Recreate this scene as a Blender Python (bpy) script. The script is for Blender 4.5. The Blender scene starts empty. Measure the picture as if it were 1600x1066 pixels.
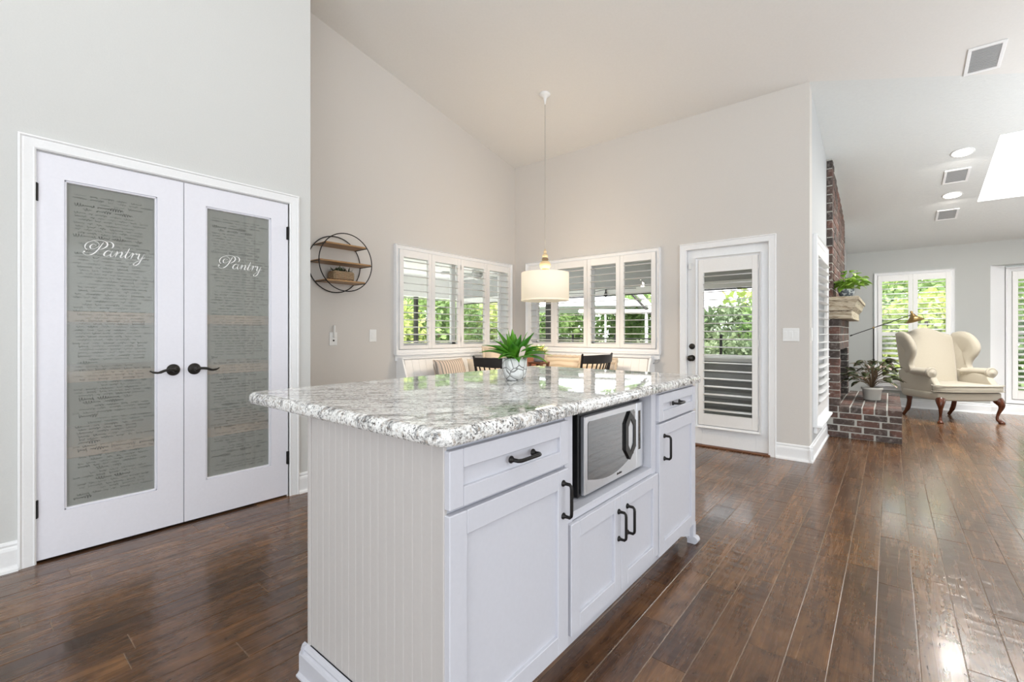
import bpy, bmesh, math, random
from mathutils import Vector, Matrix
R = random.Random(7)
PI = math.pi
sc = bpy.context.scene
COL = sc.collection
# ------------------------------------------------------------------ camera, world, lights, exposure
FPX, HZ, CAMH = 715.0, 521.0, 1.14
YAW = math.atan2(590, 715)
cd = bpy.data.cameras.new('camera'); cam = bpy.data.objects.new('camera', cd); COL.objects.link(cam)
cd.sensor_width = 36; cd.lens = 36 * FPX / 1600; cd.shift_y = -(533 - HZ) / 1600; cd.clip_start = .05; cd.clip_end = 300
cam.location = (0, 0, CAMH); cam.rotation_euler = (PI / 2, 0, YAW)
sc.camera = cam
sc.view_settings.view_transform = 'Standard'; sc.view_settings.look = 'None'
sc.view_settings.gamma = 1; sc.view_settings.use_curve_mapping = False
sc.view_settings.exposure = 0.85
w = bpy.data.worlds.new('sky'); sc.world = w; w.use_nodes = True
bg = w.node_tree.nodes['Background']; bg.inputs[0].default_value = (.93, .97, 1, 1); bg.inputs[1].default_value = 2.6
sun = bpy.data.lights.new('sun', 'SUN'); sun.energy = 4.0; sun.angle = .5; sun.color = (1, .97, .9)
so = bpy.data.objects.new('sun', sun); COL.objects.link(so); so.rotation_euler = (math.radians(28), math.radians(12), 0)

def area(name, loc, rot, size, power, color=(1, 1, 1), shape='RECTANGLE', sy=None):
    l = bpy.data.lights.new(name, 'AREA'); l.shape = shape; l.size = size
    if sy: l.size_y = sy
    l.energy = power; l.color = color
    o = bpy.data.objects.new(name, l); COL.objects.link(o); o.location = loc; o.rotation_euler = rot
    return o
# added fill lamps off the closed rear and right walls, no openings there
area('rear_fill', (1.2, -3.45, 1.5), (PI / 2, 0, 0), 4.5, 88, (.86, .93, 1), sy=2.3)
area('right_fill', (3.95, 1.0, 1.5), (0, PI / 2, 0), 2.2, 56, (.86, .93, 1), sy=4.0)
area('skylight_daylight', (1.51, 7.1, 3.75), (0, 0, 0), 1.3, 46, (.93, .96, 1), sy=1.4)
area('bay_daylight', (3.2, 9.1, 1.3), (-PI / 2, 0, 0), 1.5, 25, (.92, .96, 1), sy=1.9)
area('ceiling_bounce_fill', (1.2, -1.2, 2.0), (PI, 0, 0), 1.2, 75, (.93, .96, 1), sy=1.2)  # added upward lamp for bounce-flash fill on the kitchen ceiling
area('living_bounce_fill', (2.4, 5.6, 1.4), (PI, 0, 0), 1.4, 34, (.92, .96, 1), sy=1.2)  # added upward fill lamp floating out of view, no fixture there

# ------------------------------------------------------------------ helpers
def ceilz(y): return 3.365 + .205 * (4.79 - y)

class MB:
    def __init__(s): s.v = []; s.f = []; s.sm = []; s.r = None; s.rv = []
    def add(s, vs, fs, smooth=False):
        n = len(s.v); s.v += [tuple(p) for p in vs]; s.f += [tuple(i + n for i in f) for f in fs]; s.sm += [smooth] * len(fs)
        s.rv += [s.r if s.r is not None else .5] * len(vs)
        return s
    def box(s, x0, x1, y0, y1, z0, z1, b=0):
        if x0 > x1: x0, x1 = x1, x0
        if y0 > y1: y0, y1 = y1, y0
        if z0 > z1: z0, z1 = z1, z0
        b = min(b, (x1 - x0) * .45, (y1 - y0) * .45, (z1 - z0) * .45)
        if b <= 0:
            vs = [(x, y, z) for x in (x0, x1) for y in (y0, y1) for z in (z0, z1)]
            return s.add(vs, [(0, 1, 3, 2), (4, 6, 7, 5), (0, 4, 5, 1), (2, 3, 7, 6), (0, 2, 6, 4), (1, 5, 7, 3)])
        vs = []; idx = {}
        X, Y, Z = (x0, x1), (y0, y1), (z0, z1)
        for i in (0, 1):
            for j in (0, 1):
                for k in (0, 1):
                    sx, sy, sz = (b if i == 0 else -b), (b if j == 0 else -b), (b if k == 0 else -b)
                    p = (X[i], Y[j], Z[k])
                    idx[i, j, k, 0] = len(vs); vs.append((p[0], p[1] + sy, p[2] + sz))
                    idx[i, j, k, 1] = len(vs); vs.append((p[0] + sx, p[1], p[2] + sz))
                    idx[i, j, k, 2] = len(vs); vs.append((p[0] + sx, p[1] + sy, p[2]))
        fs = []
        def fix(f, out):
            a, b_, c = (Vector(vs[f[0]]), Vector(vs[f[1]]), Vector(vs[f[2]]))
            n = (b_ - a).cross(c - b_)
            fs.append(tuple(f) if n.dot(Vector(out)) > 0 else tuple(reversed(f)))
        for i in (0, 1):
            o = 1 if i else -1
            fix([idx[i, 0, 0, 0], idx[i, 1, 0, 0], idx[i, 1, 1, 0], idx[i, 0, 1, 0]], (o, 0, 0))
            fix([idx[0, i, 0, 1], idx[1, i, 0, 1], idx[1, i, 1, 1], idx[0, i, 1, 1]], (0, o, 0))
            fix([idx[0, 0, i, 2], idx[1, 0, i, 2], idx[1, 1, i, 2], idx[0, 1, i, 2]], (0, 0, o))
        for i in (0, 1):
            for j in (0, 1):
                a, c = (1 if i else -1), (1 if j else -1)
                fix([idx[i, j, 0, 0], idx[i, j, 1, 0], idx[i, j, 1, 1], idx[i, j, 0, 1]], (a, c, 0))
                fix([idx[i, 0, j, 0], idx[i, 1, j, 0], idx[i, 1, j, 2], idx[i, 0, j, 2]], (a, 0, c))
                fix([idx[0, i, j, 1], idx[1, i, j, 1], idx[1, i, j, 2], idx[0, i, j, 2]], (0, a, c))
                for k in (0, 1):
                    fix([idx[i, j, k, 0], idx[i, j, k, 1], idx[i, j, k, 2]], (a, c, 1 if k else -1))
        return s.add(vs, fs)
    def tube(s, pts, r, seg=8, cap=True, flat=1.0):
        pts = [Vector(p) for p in pts]; n = len(pts)
        rs = r if isinstance(r, (list, tuple)) else [r] * n
        up = Vector((0, 0, 1)); vs = []; prev = None
        for i, p in enumerate(pts):
            t = (pts[min(i + 1, n - 1)] - pts[max(i - 1, 0)]).normalized()
            if prev is None:
                a = up.cross(t)
                if a.length < .05: a = Vector((1, 0, 0)).cross(t)
                a.normalize()
            else:
                a = prev - t * prev.dot(t); a.normalize()
            prev = a; b = t.cross(a)
            for k in range(seg):
                th = 2 * PI * k / seg
                vs.append(p + a * rs[i] * math.cos(th) + b * rs[i] * flat * math.sin(th))
        fs = [(i * seg + k, i * seg + (k + 1) % seg, (i + 1) * seg + (k + 1) % seg, (i + 1) * seg + k) for i in range(n - 1) for k in range(seg)]
        s.add(vs, fs, True)
        if cap:
            for r0 in (0, (n - 1) * seg): s.add(vs[r0:r0 + seg], [tuple(range(seg))])
        return s
    def lathe(s, prof, c=(0, 0, 0), seg=24, M=None, smooth=True):
        vs = []; n = len(prof)
        for (r, z) in prof:
            for k in range(seg):
                th = 2 * PI * k / seg
                p = Vector((r * math.cos(th), r * math.sin(th), z))
                if M is not None: p = M @ p
                vs.append(p + Vector(c))
        fs = [(i * seg + k, i * seg + (k + 1) % seg, (i + 1) * seg + (k + 1) % seg, (i + 1) * seg + k) for i in range(n - 1) for k in range(seg)]
        if prof[0][0] > 1e-5: fs.append(tuple(range(seg - 1, -1, -1)))
        if prof[-1][0] > 1e-5: fs.append(tuple((n - 1) * seg + k for k in range(seg)))
        return s.add(vs, fs, smooth)
    def prism(s, out, a, b, axis, smooth=False):
        # out: 2D outline; axis: the extruded axis; remaining axes in x,y,z order
        def P(p, t):
            q = list(p); q.insert(axis, t); return q
        n = len(out)
        vs = [P(p, a) for p in out] + [P(p, b) for p in out]
        fs = [tuple(range(n)), tuple(range(2 * n - 1, n - 1, -1))] + [(i, i + n, (i + 1) % n + n, (i + 1) % n) for i in range(n)]
        return s.add(vs, fs, smooth)
    def mesh(s, name, m=None, recalc=True):
        me = bpy.data.meshes.new(name); me.from_pydata(s.v, [], s.f)
        me.polygons.foreach_set('use_smooth', s.sm)
        if recalc:
            bm = bmesh.new(); bm.from_mesh(me); bmesh.ops.recalc_face_normals(bm, faces=bm.faces); bm.to_mesh(me); bm.free()
        at = me.attributes.new('rnd', 'FLOAT', 'POINT'); at.data.foreach_set('value', s.rv)
        if m: me.materials.append(m)
        me.update(); return me
    def obj(s, name, m, parent=None, **k):
        return link(name, s.mesh(name, m), parent, **k)

def link(name, me, parent=None, world=True):
    o = bpy.data.objects.new(name, me); COL.objects.link(o)
    if parent is not None:
        o.parent = parent
        if world: o.matrix_parent_inverse = parent_world(parent).inverted()
    return o
def parent_world(p):
    M = p.matrix_basis.copy()
    if p.parent: M = parent_world(p.parent) @ p.matrix_parent_inverse @ M
    return M
def tag(o, label=None, cat=None, group=None, kind=None):
    if label: o['label'] = label
    if cat: o['category'] = cat
    if group: o['group'] = group
    if kind: o['kind'] = kind
    return o
def thing(name, label, cat, loc=(0, 0, 0), rz=0, group=None, kind=None):
    o = bpy.data.objects.new(name, None); COL.objects.link(o); o.empty_display_size = .05
    o.location = loc; o.rotation_euler = (0, 0, rz)
    return tag(o, label, cat, group, kind)
def struct(name, mb, m, parent=None):
    o = mb.obj(name, m, parent)
    if parent is None: o['kind'] = 'structure'
    return o
def copy_tree(o, parent=None):
    c = o.copy(); COL.objects.link(c)
    if parent: c.parent = parent
    for ch in list(o.children): copy_tree(ch, c)
    return c
def subsurf(o, lv=2):
    md = o.modifiers.new('sub', 'SUBSURF'); md.levels = lv; md.render_levels = lv; return o
def bevel(o, wd, sg=2):
    md = o.modifiers.new('bev', 'BEVEL'); md.width = wd; md.segments = sg; md.limit_method = 'ANGLE'; md.angle_limit = .6
    return o

# ------------------------------------------------------------------ materials
def lin(c):
    return tuple((x / 255 / 12.92 if x / 255 <= .04045 else ((x / 255 + .055) / 1.055) ** 2.4) for x in c)
def newmat(name):
    m = bpy.data.materials.new(name); m.use_nodes = True
    nt = m.node_tree; b = nt.nodes['Principled BSDF']; return m, nt, b
def N(nt, typ, **k):
    n = nt.nodes.new(typ)
    for a, v in k.items():
        if a.startswith('i_'): n.inputs[a[2:].replace('_', ' ')].default_value = v
        else: setattr(n, a, v)
    return n
def ramp(nt, fac, stops, interp='LINEAR'):
    r = nt.nodes.new('ShaderNodeValToRGB'); r.color_ramp.interpolation = interp
    e = r.color_ramp.elements
    while len(e) < len(stops): e.new(.5)
    for i, (p, c) in enumerate(stops):
        e[i].position = p; e[i].color = (*c, 1)
    nt.links.new(fac, r.inputs[0]); return r.outputs[0]
def noise(nt, vec, scale, detail=4, rough=.5, dist=0):
    n = N(nt, 'ShaderNodeTexNoise'); n.inputs['Scale'].default_value = scale; n.inputs['Detail'].default_value = detail
    n.inputs['Roughness'].default_value = rough; n.inputs['Distortion'].default_value = dist
    if vec is not None: nt.links.new(vec, n.inputs['Vector'])
    return n.outputs['Fac']
def coord(nt, scale=(1, 1, 1), rot=(0, 0, 0), out='Object'):
    t = N(nt, 'ShaderNodeTexCoord'); mp = N(nt, 'ShaderNodeMapping')
    mp.inputs['Scale'].default_value = scale; mp.inputs['Rotation'].default_value = rot
    nt.links.new(t.outputs[out], mp.inputs['Vector']); return mp.outputs[0]
def bump(nt, b, h, strength=.2, dist=.01):
    n = N(nt, 'ShaderNodeBump'); n.inputs['Strength'].default_value = strength; n.inputs['Distance'].default_value = dist
    nt.links.new(h, n.inputs['Height']); nt.links.new(n.outputs[0], b.inputs['Normal'])
def mixc(nt, fac, a, b, mode='MIX'):
    n = N(nt, 'ShaderNodeMix', data_type='RGBA', blend_type=mode)
    for sck, v in ((n.inputs[0], fac), (n.inputs[6], a), (n.inputs[7], b)):
        if isinstance(v, (int, float)): sck.default_value = v
        elif isinstance(v, tuple): sck.default_value = (*v, 1)
        else: nt.links.new(v, sck)
    return n.outputs[2]
def plain(name, rgb, rough=.5, metal=0, bs=0, bscale=80, coat=0, spec=.5):
    m, nt, b = newmat(name); c = lin(rgb)
    b.inputs['Base Color'].default_value = (*c, 1); b.inputs['Roughness'].default_value = rough; b.inputs['Metallic'].default_value = metal
    b.inputs['Specular IOR Level'].default_value = spec; b.inputs['Coat Weight'].default_value = coat
    v = coord(nt)
    f = noise(nt, v, bscale, 3)
    col = mixc(nt, f, tuple(x * .97 for x in c), tuple(min(1, x * 1.03) for x in c)); nt.links.new(col, b.inputs['Base Color'])
    if bs: bump(nt, b, f, bs, .004)
    return m
M = {}
M['wall_cool'] = plain('wall_paint_cool', (214, 214, 211), .7, bs=.12, bscale=120)
M['wall_warm_lit'] = plain('wall_paint_warm_lit', (213, 208, 202), .7, bs=.12, bscale=120)  # same paint as the pantry wall, warm light put into the colour
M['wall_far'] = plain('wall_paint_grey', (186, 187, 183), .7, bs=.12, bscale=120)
M['wall_side'] = plain('wall_paint_cool_dimmed', (196, 198, 198), .7, bs=.12, bscale=120)  # same paint as the pantry wall, darkened for the light falling here
M['ceil'] = plain('ceiling_smooth', (230, 228, 224), .8, bs=.05, bscale=60)
M['ceil_tex'] = plain('ceiling_textured', (226, 228, 226), .85, bs=.9, bscale=45)
M['trim'] = plain('trim_white', (244, 244, 244), .4)
M['trim_l'] = plain('door_white', (238, 237, 244), .45)
M['cab'] = plain('cabinet_white', (198, 198, 205), .45)
M['bead'] = plain('cabinet_white_warm_lit', (192, 187, 184), .5)  # cabinet paint with the warm light on the island end mixed in
M['louver'] = plain('louver_white', (236, 235, 233), .4)
M['shut'] = plain('shutter_white', (243, 241, 238), .4)
M['black'] = plain('black_metal', (38, 36, 35), .38, .7)
M['bronze'] = plain('dark_bronze', (52, 49, 45), .42, .6)
M['steel'] = plain('brushed_steel', (212, 215, 220), .3, .9)
M['blackp'] = plain('black_plastic', (16, 16, 17), .3)
M['plastic'] = plain('white_plastic', (240, 240, 238), .3)
M['firebox_dark'] = plain('firebox_near_black', (20, 18, 17), .8)  # near-black tone of the firebox back and its bricks
M['subfloor'] = plain('seam_glint', (168, 146, 122), .7)  # slab tone lightened to paint the glint of worn plank edges
M['soil'] = plain('soil', (50, 38, 28), .95, bs=.8)
M['blackwood'] = plain('black_wood', (42, 38, 35), .4)
M['concrete'] = plain('patio_concrete', (234, 232, 228), .8, bs=.3, bscale=20)
M['lanai'] = plain('lanai_white', (240, 240, 238), .7)
M['grey'] = plain('soffit_grey', (175, 176, 176), .7)
M['darkpost'] = plain('bronze_post', (60, 58, 56), .5, .3)
M['brass'] = plain('aged_brass', (150, 125, 82), .35, .9)
M['orange'] = plain('bulb_dark', (30, 30, 30), .4)
def emis(name, rgb, s):
    m, nt, b = newmat(name); b.inputs['Emission Color'].default_value = (*lin(rgb), 1); b.inputs['Emission Strength'].default_value = s
    b.inputs['Base Color'].default_value = (*lin(rgb), 1); return m
M['canlight'] = emis('lamp_lens', (255, 252, 245), 4)
def wood(name, c1, c2, sc_=(3, 30, 30), rough=.45, dist=1.0):
    m, nt, b = newmat(name); v = coord(nt, sc_)
    f = noise(nt, v, 2.5, 6, .6, dist)
    c = ramp(nt, f, [(.3, lin(c1)), (.7, lin(c2))]); nt.links.new(c, b.inputs['Base Color']); b.inputs['Roughness'].default_value = rough
    bump(nt, b, f, .15, .003); return m
M['shelfwood'] = wood('shelf_oak', (150, 112, 72), (186, 148, 102), (30, 3, 30))
M['tablewood'] = wood('table_oak', (120, 82, 50), (160, 118, 78))
M['legwood'] = wood('mahogany', (66, 32, 20), (104, 56, 34), (20, 20, 4), .25)
M['riser'] = wood('riser_wood', (88, 54, 34), (128, 84, 56))
M['pshelf'] = wood('pantry_shelf', (214, 158, 130), (228, 176, 148), (30, 3, 30))
# mantel: distressed wood, paled to carry the window glare on its front
m, nt, b = newmat('mantel_wood'); v = coord(nt, (3, 3, 24)); f = noise(nt, v, 3, 8, .65, .6); f2 = noise(nt, coord(nt, (2, 2, 9)), 4, 5, .6, 1)
c = ramp(nt, f, [(.32, lin((120, 100, 76))), (.45, lin((176, 160, 134))), (.62, lin((205, 194, 172)))])
c = mixc(nt, ramp(nt, f2, [(.55, (0, 0, 0)), (.66, (1, 1, 1))]), c, lin((108, 88, 66))); nt.links.new(c, b.inputs['Base Color']); b.inputs['Roughness'].default_value = .5
bump(nt, b, f, .5, .006); M['mantel'] = m
# floor planks
def floormat():
    m, nt, b = newmat('floor_walnut')
    at = N(nt, 'ShaderNodeAttribute', attribute_name='rnd'); r = at.outputs['Fac']
    tc = N(nt, 'ShaderNodeTexCoord'); mul = N(nt, 'ShaderNodeMath', operation='MULTIPLY'); mul.inputs[1].default_value = 37.0
    nt.links.new(r, mul.inputs[0]); cmb = N(nt, 'ShaderNodeCombineXYZ'); nt.links.new(mul.outputs[0], cmb.inputs[0]); nt.links.new(mul.outputs[0], cmb.inputs[2])
    ad = N(nt, 'ShaderNodeVectorMath', operation='ADD'); nt.links.new(tc.outputs['Object'], ad.inputs[0]); nt.links.new(cmb.outputs[0], ad.inputs[1])
    def mp(scale):
        q = N(nt, 'ShaderNodeMapping'); q.inputs['Scale'].default_value = scale; nt.links.new(ad.outputs[0], q.inputs['Vector']); return q.outputs[0]
    g = noise(nt, mp((16, .9, 16)), 2.2, 6, .6, 1.0)     # long grain
    fine = noise(nt, mp((110, 2.5, 110)), 2, 4, .6)
    blot = noise(nt, mp((7, 3.2, 7)), 1.3, 5, .62, 1.4)      # mottled stain
    big = noise(nt, mp((2.5, .9, 2.5)), 1.2, 3, .5)
    base = ramp(nt, r, [(0, lin((86, 58, 35))), (.3, lin((108, 75, 45))), (.6, lin((124, 88, 53))), (.85, lin((97, 67, 41))), (1, lin((132, 96, 60)))])
    def mul_(c, fac_, lo, hi, a, z_):
        return mixc(nt, 1.0, c, ramp(nt, fac_, [(a, lo), (z_, hi)]), 'MULTIPLY')
    c = mul_(base, g, (.72, .69, .67), (1.15, 1.14, 1.12), .33, .66)
    c = mul_(c, blot, (.60, .56, .53), (1.14, 1.12, 1.10), .34, .60)
    c = mul_(c, big, (.82, .80, .80), (1.12, 1.12, 1.10), .35, .65)
    c = mul_(c, fine, (.86, .85, .84), (1.1, 1.1, 1.1), .35, .65)
    # cathedral figure: contour lines of a smooth field
    fld = noise(nt, mp((4.5, .55, 4.5)), 1.4, 1, .4, .3)
    mm = N(nt, 'ShaderNodeMath', operation='MULTIPLY'); mm.inputs[1].default_value = 60; nt.links.new(fld, mm.inputs[0])
    sn = N(nt, 'ShaderNodeMath', operation='SINE'); nt.links.new(mm.outputs[0], sn.inputs[0])
    c = mul_(c, sn.outputs[0], (1, 1, 1), (.80, .77, .74), .35, 1.0)
    vo = N(nt, 'ShaderNodeTexVoronoi'); vo.inputs['Scale'].default_value = 1.0; nt.links.new(mp((1.6, .9, .01)), vo.inputs['Vector'])
    c = mixc(nt, ramp(nt, vo.outputs['Distance'], [(0.0, (.8, .8, .8)), (.05, (0, 0, 0))]), c, lin((46, 30, 20)))
    nt.links.new(c, b.inputs['Base Color'])
    rr = N(nt, 'ShaderNodeMapRange'); rr.inputs[3].default_value = .22; rr.inputs[4].default_value = .32; nt.links.new(g, rr.inputs[0]); nt.links.new(rr.outputs[0], b.inputs['Roughness'])
    wavy = noise(nt, mp((5, 19, 5)), 1.4, 1, .3)
    sm = N(nt, 'ShaderNodeMath', operation='MULTIPLY_ADD'); nt.links.new(fine, sm.inputs[0]); sm.inputs[1].default_value = .012; nt.links.new(wavy, sm.inputs[2])
    bump(nt, b, sm.outputs[0], .30, .008)
    b.inputs['Specular IOR Level'].default_value = .5; b.inputs['Coat Weight'].default_value = .4; b.inputs['Coat Roughness'].default_value = .14
    return m
M['floor'] = floormat()
# granite
def granite():
    m, nt, b = newmat('granite')
    t = N(nt, 'ShaderNodeTexCoord'); mp0 = N(nt, 'ShaderNodeMapping'); mp0.inputs['Rotation'].default_value = (0, 0, math.radians(-46)); nt.links.new(t.outputs['Object'], mp0.inputs[0])
    v = t.outputs['Object']
    def mpx(sc_, loc=(0, 0, 0)):
        q = N(nt, 'ShaderNodeMapping'); q.inputs['Scale'].default_value = sc_; q.inputs['Location'].default_value = loc; nt.links.new(mp0.outputs[0], q.inputs[0]); return q.outputs[0]
    f = noise(nt, mpx((2.2, 9, 7)), 1.7, 12, .72, .9)
    c = ramp(nt, f, [(.31, lin((84, 85, 86))), (.385, lin((160, 160, 158))), (.44, lin((232, 231, 228))), (.59, lin((248, 247, 245))), (.68, lin((188, 186, 182)))])
    brk = noise(nt, v, 24, 5, .7)
    f2 = noise(nt, mpx((.9, 6, 5), (3, 5, 1)), 1.3, 9, .66, .5)
    vein = ramp(nt, f2, [(.46, (0, 0, 0)), (.495, (1, 1, 1)), (.53, (0, 0, 0))])
    vein = mixc(nt, 1.0, vein, ramp(nt, brk, [(.44, (0, 0, 0)), (.58, (1, 1, 1))]), 'MULTIPLY')
    c = mixc(nt, vein, c, lin((78, 78, 80)))
    f3 = noise(nt, v, 120, 5, .75); f5 = noise(nt, mpx((3, 8, 6), (1, 1, 4)), 2.2, 4, .6)
    sp = mixc(nt, 1.0, ramp(nt, f3, [(.51, (0, 0, 0)), (.60, (1, 1, 1))]), ramp(nt, f5, [(.36, (.3, .3, .3)), (.56, (1, 1, 1))]), 'MULTIPLY')
    c = mixc(nt, sp, c, lin((62, 60, 60)))
    f4 = noise(nt, v, 70, 4, .7)
    c = mixc(nt, ramp(nt, f4, [(.53, (0, 0, 0)), (.62, (.6, .6, .6))]), c, lin((158, 142, 126)))
    nt.links.new(c, b.inputs['Base Color']); b.inputs['Roughness'].default_value = .03; b.inputs['Specular IOR Level'].default_value = .5
    return m
M['granite'] = granite()
def brickmat(name, light=0):
    m, nt, b = newmat(name); at = N(nt, 'ShaderNodeAttribute', attribute_name='rnd')
    c = ramp(nt, at.outputs['Fac'], [(0, lin((62, 56, 53))), (.3, lin((92, 76, 68))), (.55, lin((110, 74, 62))), (.8, lin((80, 68, 62))), (1, lin((124, 82, 68)))])
    f = noise(nt, coord(nt), 28, 6, .65)
    c = mixc(nt, ramp(nt, f, [(.5, (0, 0, 0)), (.72, (.55 + light, .55 + light, .55 + light))]), c, lin((170, 160, 152)))
    f2 = noise(nt, coord(nt), 9, 5, .6)
    c = mixc(nt, ramp(nt, f2, [(.38, (.6, .6, .6)), (.5, (0, 0, 0))]), c, lin((60, 50, 46)))
    nt.links.new(c, b.inputs['Base Color']); b.inputs['Roughness'].default_value = .75; bump(nt, b, f, .8, .008); return m
M['brick'] = brickmat('old_brick')
M['mortar'] = plain('mortar', (186, 184, 176), .9, bs=.8, bscale=60)
def fabric(name, rgb, scale=260):
    m, nt, b = newmat(name); f = noise(nt, coord(nt), scale, 2, .6); c0 = lin(rgb)
    g = noise(nt, coord(nt), 5, 3)
    c = mixc(nt, f, tuple(x * .86 for x in c0), tuple(min(1, x * 1.1) for x in c0)); nt.links.new(c, b.inputs['Base Color'])
    b.inputs['Roughness'].default_value = .9; b.inputs['Sheen Weight'].default_value = .25; bump(nt, b, f, .3, .002); return m
M['linen'] = fabric('linen', (176, 167, 150)); M['tan'] = fabric('tan_fabric', (198, 184, 164)); M['rust'] = fabric('rust_fabric', (150, 96, 72))
M['cushion'] = fabric('bench_cushion', (206, 196, 182))
def striped(name, axis, c1, c2, c3, freq):
    m, nt, b = newmat(name); wv = N(nt, 'ShaderNodeTexWave', bands_direction=axis); wv.inputs['Scale'].default_value = freq; wv.inputs['Distortion'].default_value = 2.2 if axis == 'Z' else .6; wv.inputs['Detail'].default_value = 1
    nt.links.new(coord(nt), wv.inputs[0])
    c = ramp(nt, wv.outputs['Fac'], [(.1, lin(c1)), (.45, lin(c2)), (.8, lin(c3))]); nt.links.new(c, b.inputs['Base Color']); b.inputs['Roughness'].default_value = .9; return m
M['stripe'] = striped('striped_pillow', 'X', (144, 134, 126), (206, 196, 184), (212, 192, 174), 9)
M['stripeh'] = striped('tan_stripe', 'Z', (184, 166, 142), (200, 184, 162), (206, 192, 172), 5)
def leafmat(name, c1, c2, scale=8, trans=.25, c3=None):
    m, nt, b = newmat(name); f = noise(nt, coord(nt), scale, 4)
    c = ramp(nt, f, [(.35, lin(c1)), (.65, lin(c2))])
    if c3: c = mixc(nt, ramp(nt, noise(nt, coord(nt), scale * 2.2, 3), [(.56, (0, 0, 0)), (.64, (1, 1, 1))]), c, lin(c3))
    nt.links.new(c, b.inputs['Base Color']); b.inputs['Roughness'].default_value = .4
    tr = N(nt, 'ShaderNodeBsdfTranslucent'); nt.links.new(c, tr.inputs[0]); mx = N(nt, 'ShaderNodeMixShader'); mx.inputs[0].default_value = trans
    out = nt.nodes['Material Output']; nt.links.new(b.outputs[0], mx.inputs[1]); nt.links.new(tr.outputs[0], mx.inputs[2]); nt.links.new(mx.outputs[0], out.inputs[0]); return m
M['leaf'] = leafmat('bright_leaf', (62, 128, 30), (126, 190, 60))
M['pothos'] = leafmat('pothos_leaf', (108, 160, 40), (176, 214, 84))
M['varieg'] = leafmat('dark_leaf', (54, 66, 38), (98, 104, 66), 10, .15, (206, 176, 166))
M['bstem'] = plain('reddish_stem', (112, 92, 68), .6)
M['tagp'] = plain('pinkish_tag', (222, 200, 190), .5)
M['succ'] = leafmat('pale_succulent', (150, 170, 90), (214, 212, 140))
M['shrub'] = leafmat('shrub_leaf', (92, 122, 66), (160, 184, 118), .9, .35)
M['shrub2'] = leafmat('shrub_leaf_yellow', (140, 160, 84), (214, 220, 140), .9, .35)
M['hedge'] = leafmat('hedge_leaf', (84, 104, 74), (146, 160, 120), .9, .3)
M['redleaf'] = leafmat('bromeliad_leaf', (120, 60, 70), (178, 120, 120), 3, .3)
# glass
def glass(name, tint=(1, 1, 1), refl=.06):
    m, nt, b = newmat(name); nt.nodes.remove(b); out = nt.nodes['Material Output']
    t = N(nt, 'ShaderNodeBsdfTransparent'); t.inputs[0].default_value = (*tint, 1); g = N(nt, 'ShaderNodeBsdfGlossy'); g.inputs['Roughness'].default_value = .02
    fr = N(nt, 'ShaderNodeFresnel'); fr.inputs[0].default_value = 1.3
    mx = N(nt, 'ShaderNodeMixShader'); nt.links.new(fr.outputs[0], mx.inputs[0]); nt.links.new(t.outputs[0], mx.inputs[1]); nt.links.new(g.outputs[0], mx.inputs[2]); nt.links.new(mx.outputs[0], out.inputs[0])
    return m
M['glass'] = glass('window_glass')
def frosted():
    m, nt, b = newmat('etched_pantry_glass'); out = nt.nodes['Material Output']
    b.inputs['Base Color'].default_value = (*lin((202, 202, 196)), 1); b.inputs['Roughness'].default_value = .08
    t = N(nt, 'ShaderNodeBsdfTransparent'); t.inputs[0].default_value = (.93, .96, .93, 1)
    mx = N(nt, 'ShaderNodeMixShader'); mx.inputs[0].default_value = .65; nt.links.new(b.outputs[0], mx.inputs[1]); nt.links.new(t.outputs[0], mx.inputs[2]); nt.links.new(mx.outputs[0], out.inputs[0]); return m
M['frost'] = frosted()
M['etch'] = plain('etched_script', (62, 62, 59), .6)
M['letter'] = plain('white_vinyl', (246, 246, 244), .5)
M['mwglass'] = plain('microwave_window', (40, 39, 38), .06, 0, coat=.6)
# shade
m, nt, b = newmat('drum_shade'); out = nt.nodes['Material Output']; b.inputs['Base Color'].default_value = (*lin((236, 228, 210)), 1); b.inputs['Roughness'].default_value = .9
b.inputs['Emission Color'].default_value = (*lin((255, 238, 208)), 1); b.inputs['Emission Strength'].default_value = .25
M['shade'] = m
M['shadebot'] = emis('shade_diffuser', (255, 246, 228), 1.3)
M['cream'] = plain('cream_glaze', (222, 200, 160), .3); M['dkbead'] = plain('taupe_bead', (132, 112, 88), .4)
# geometric pot (white facets, black lines)
m, nt, b = newmat('facet_pot'); vo = N(nt, 'ShaderNodeTexVoronoi', feature='DISTANCE_TO_EDGE'); vo.inputs['Scale'].default_value = 26; nt.links.new(coord(nt), vo.inputs[0])
c = ramp(nt, vo.outputs[0], [(.02, lin((112, 110, 108))), (.06, lin((228, 228, 226)))]); nt.links.new(c, b.inputs['Base Color']); b.inputs['Roughness'].default_value = .35; bump(nt, b, vo.outputs[0], .8, .02); M['facet'] = m
M['whitepot'] = plain('white_pot', (226, 222, 212), .6); M['greypot'] = plain('grey_pot', (156, 156, 160), .6)
m, nt, b = newmat('painted_pot'); f = noise(nt, coord(nt), 40, 4); c = ramp(nt, f, [(.45, lin((96, 104, 112))), (.55, lin((196, 200, 200)))]); nt.links.new(c, b.inputs['Base Color']); b.inputs['Roughness'].default_value = .35; M['ppot'] = m
m, nt, b = newmat('woven_basket'); wv = N(nt, 'ShaderNodeTexWave', bands_direction='Z'); wv.inputs['Scale'].default_value = 28; wv.inputs['Distortion'].default_value = 4; nt.links.new(coord(nt), wv.inputs[0])
c = ramp(nt, wv.outputs['Fac'], [(.2, lin((120, 84, 60))), (.6, lin((214, 188, 152)))]); nt.links.new(c, b.inputs['Base Color']); bump(nt, b, wv.outputs['Fac'], .8, .01); M['weave'] = m
M['wicker'] = plain('grey_cover', (150, 150, 148), .8, bs=.8, bscale=30)
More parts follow.
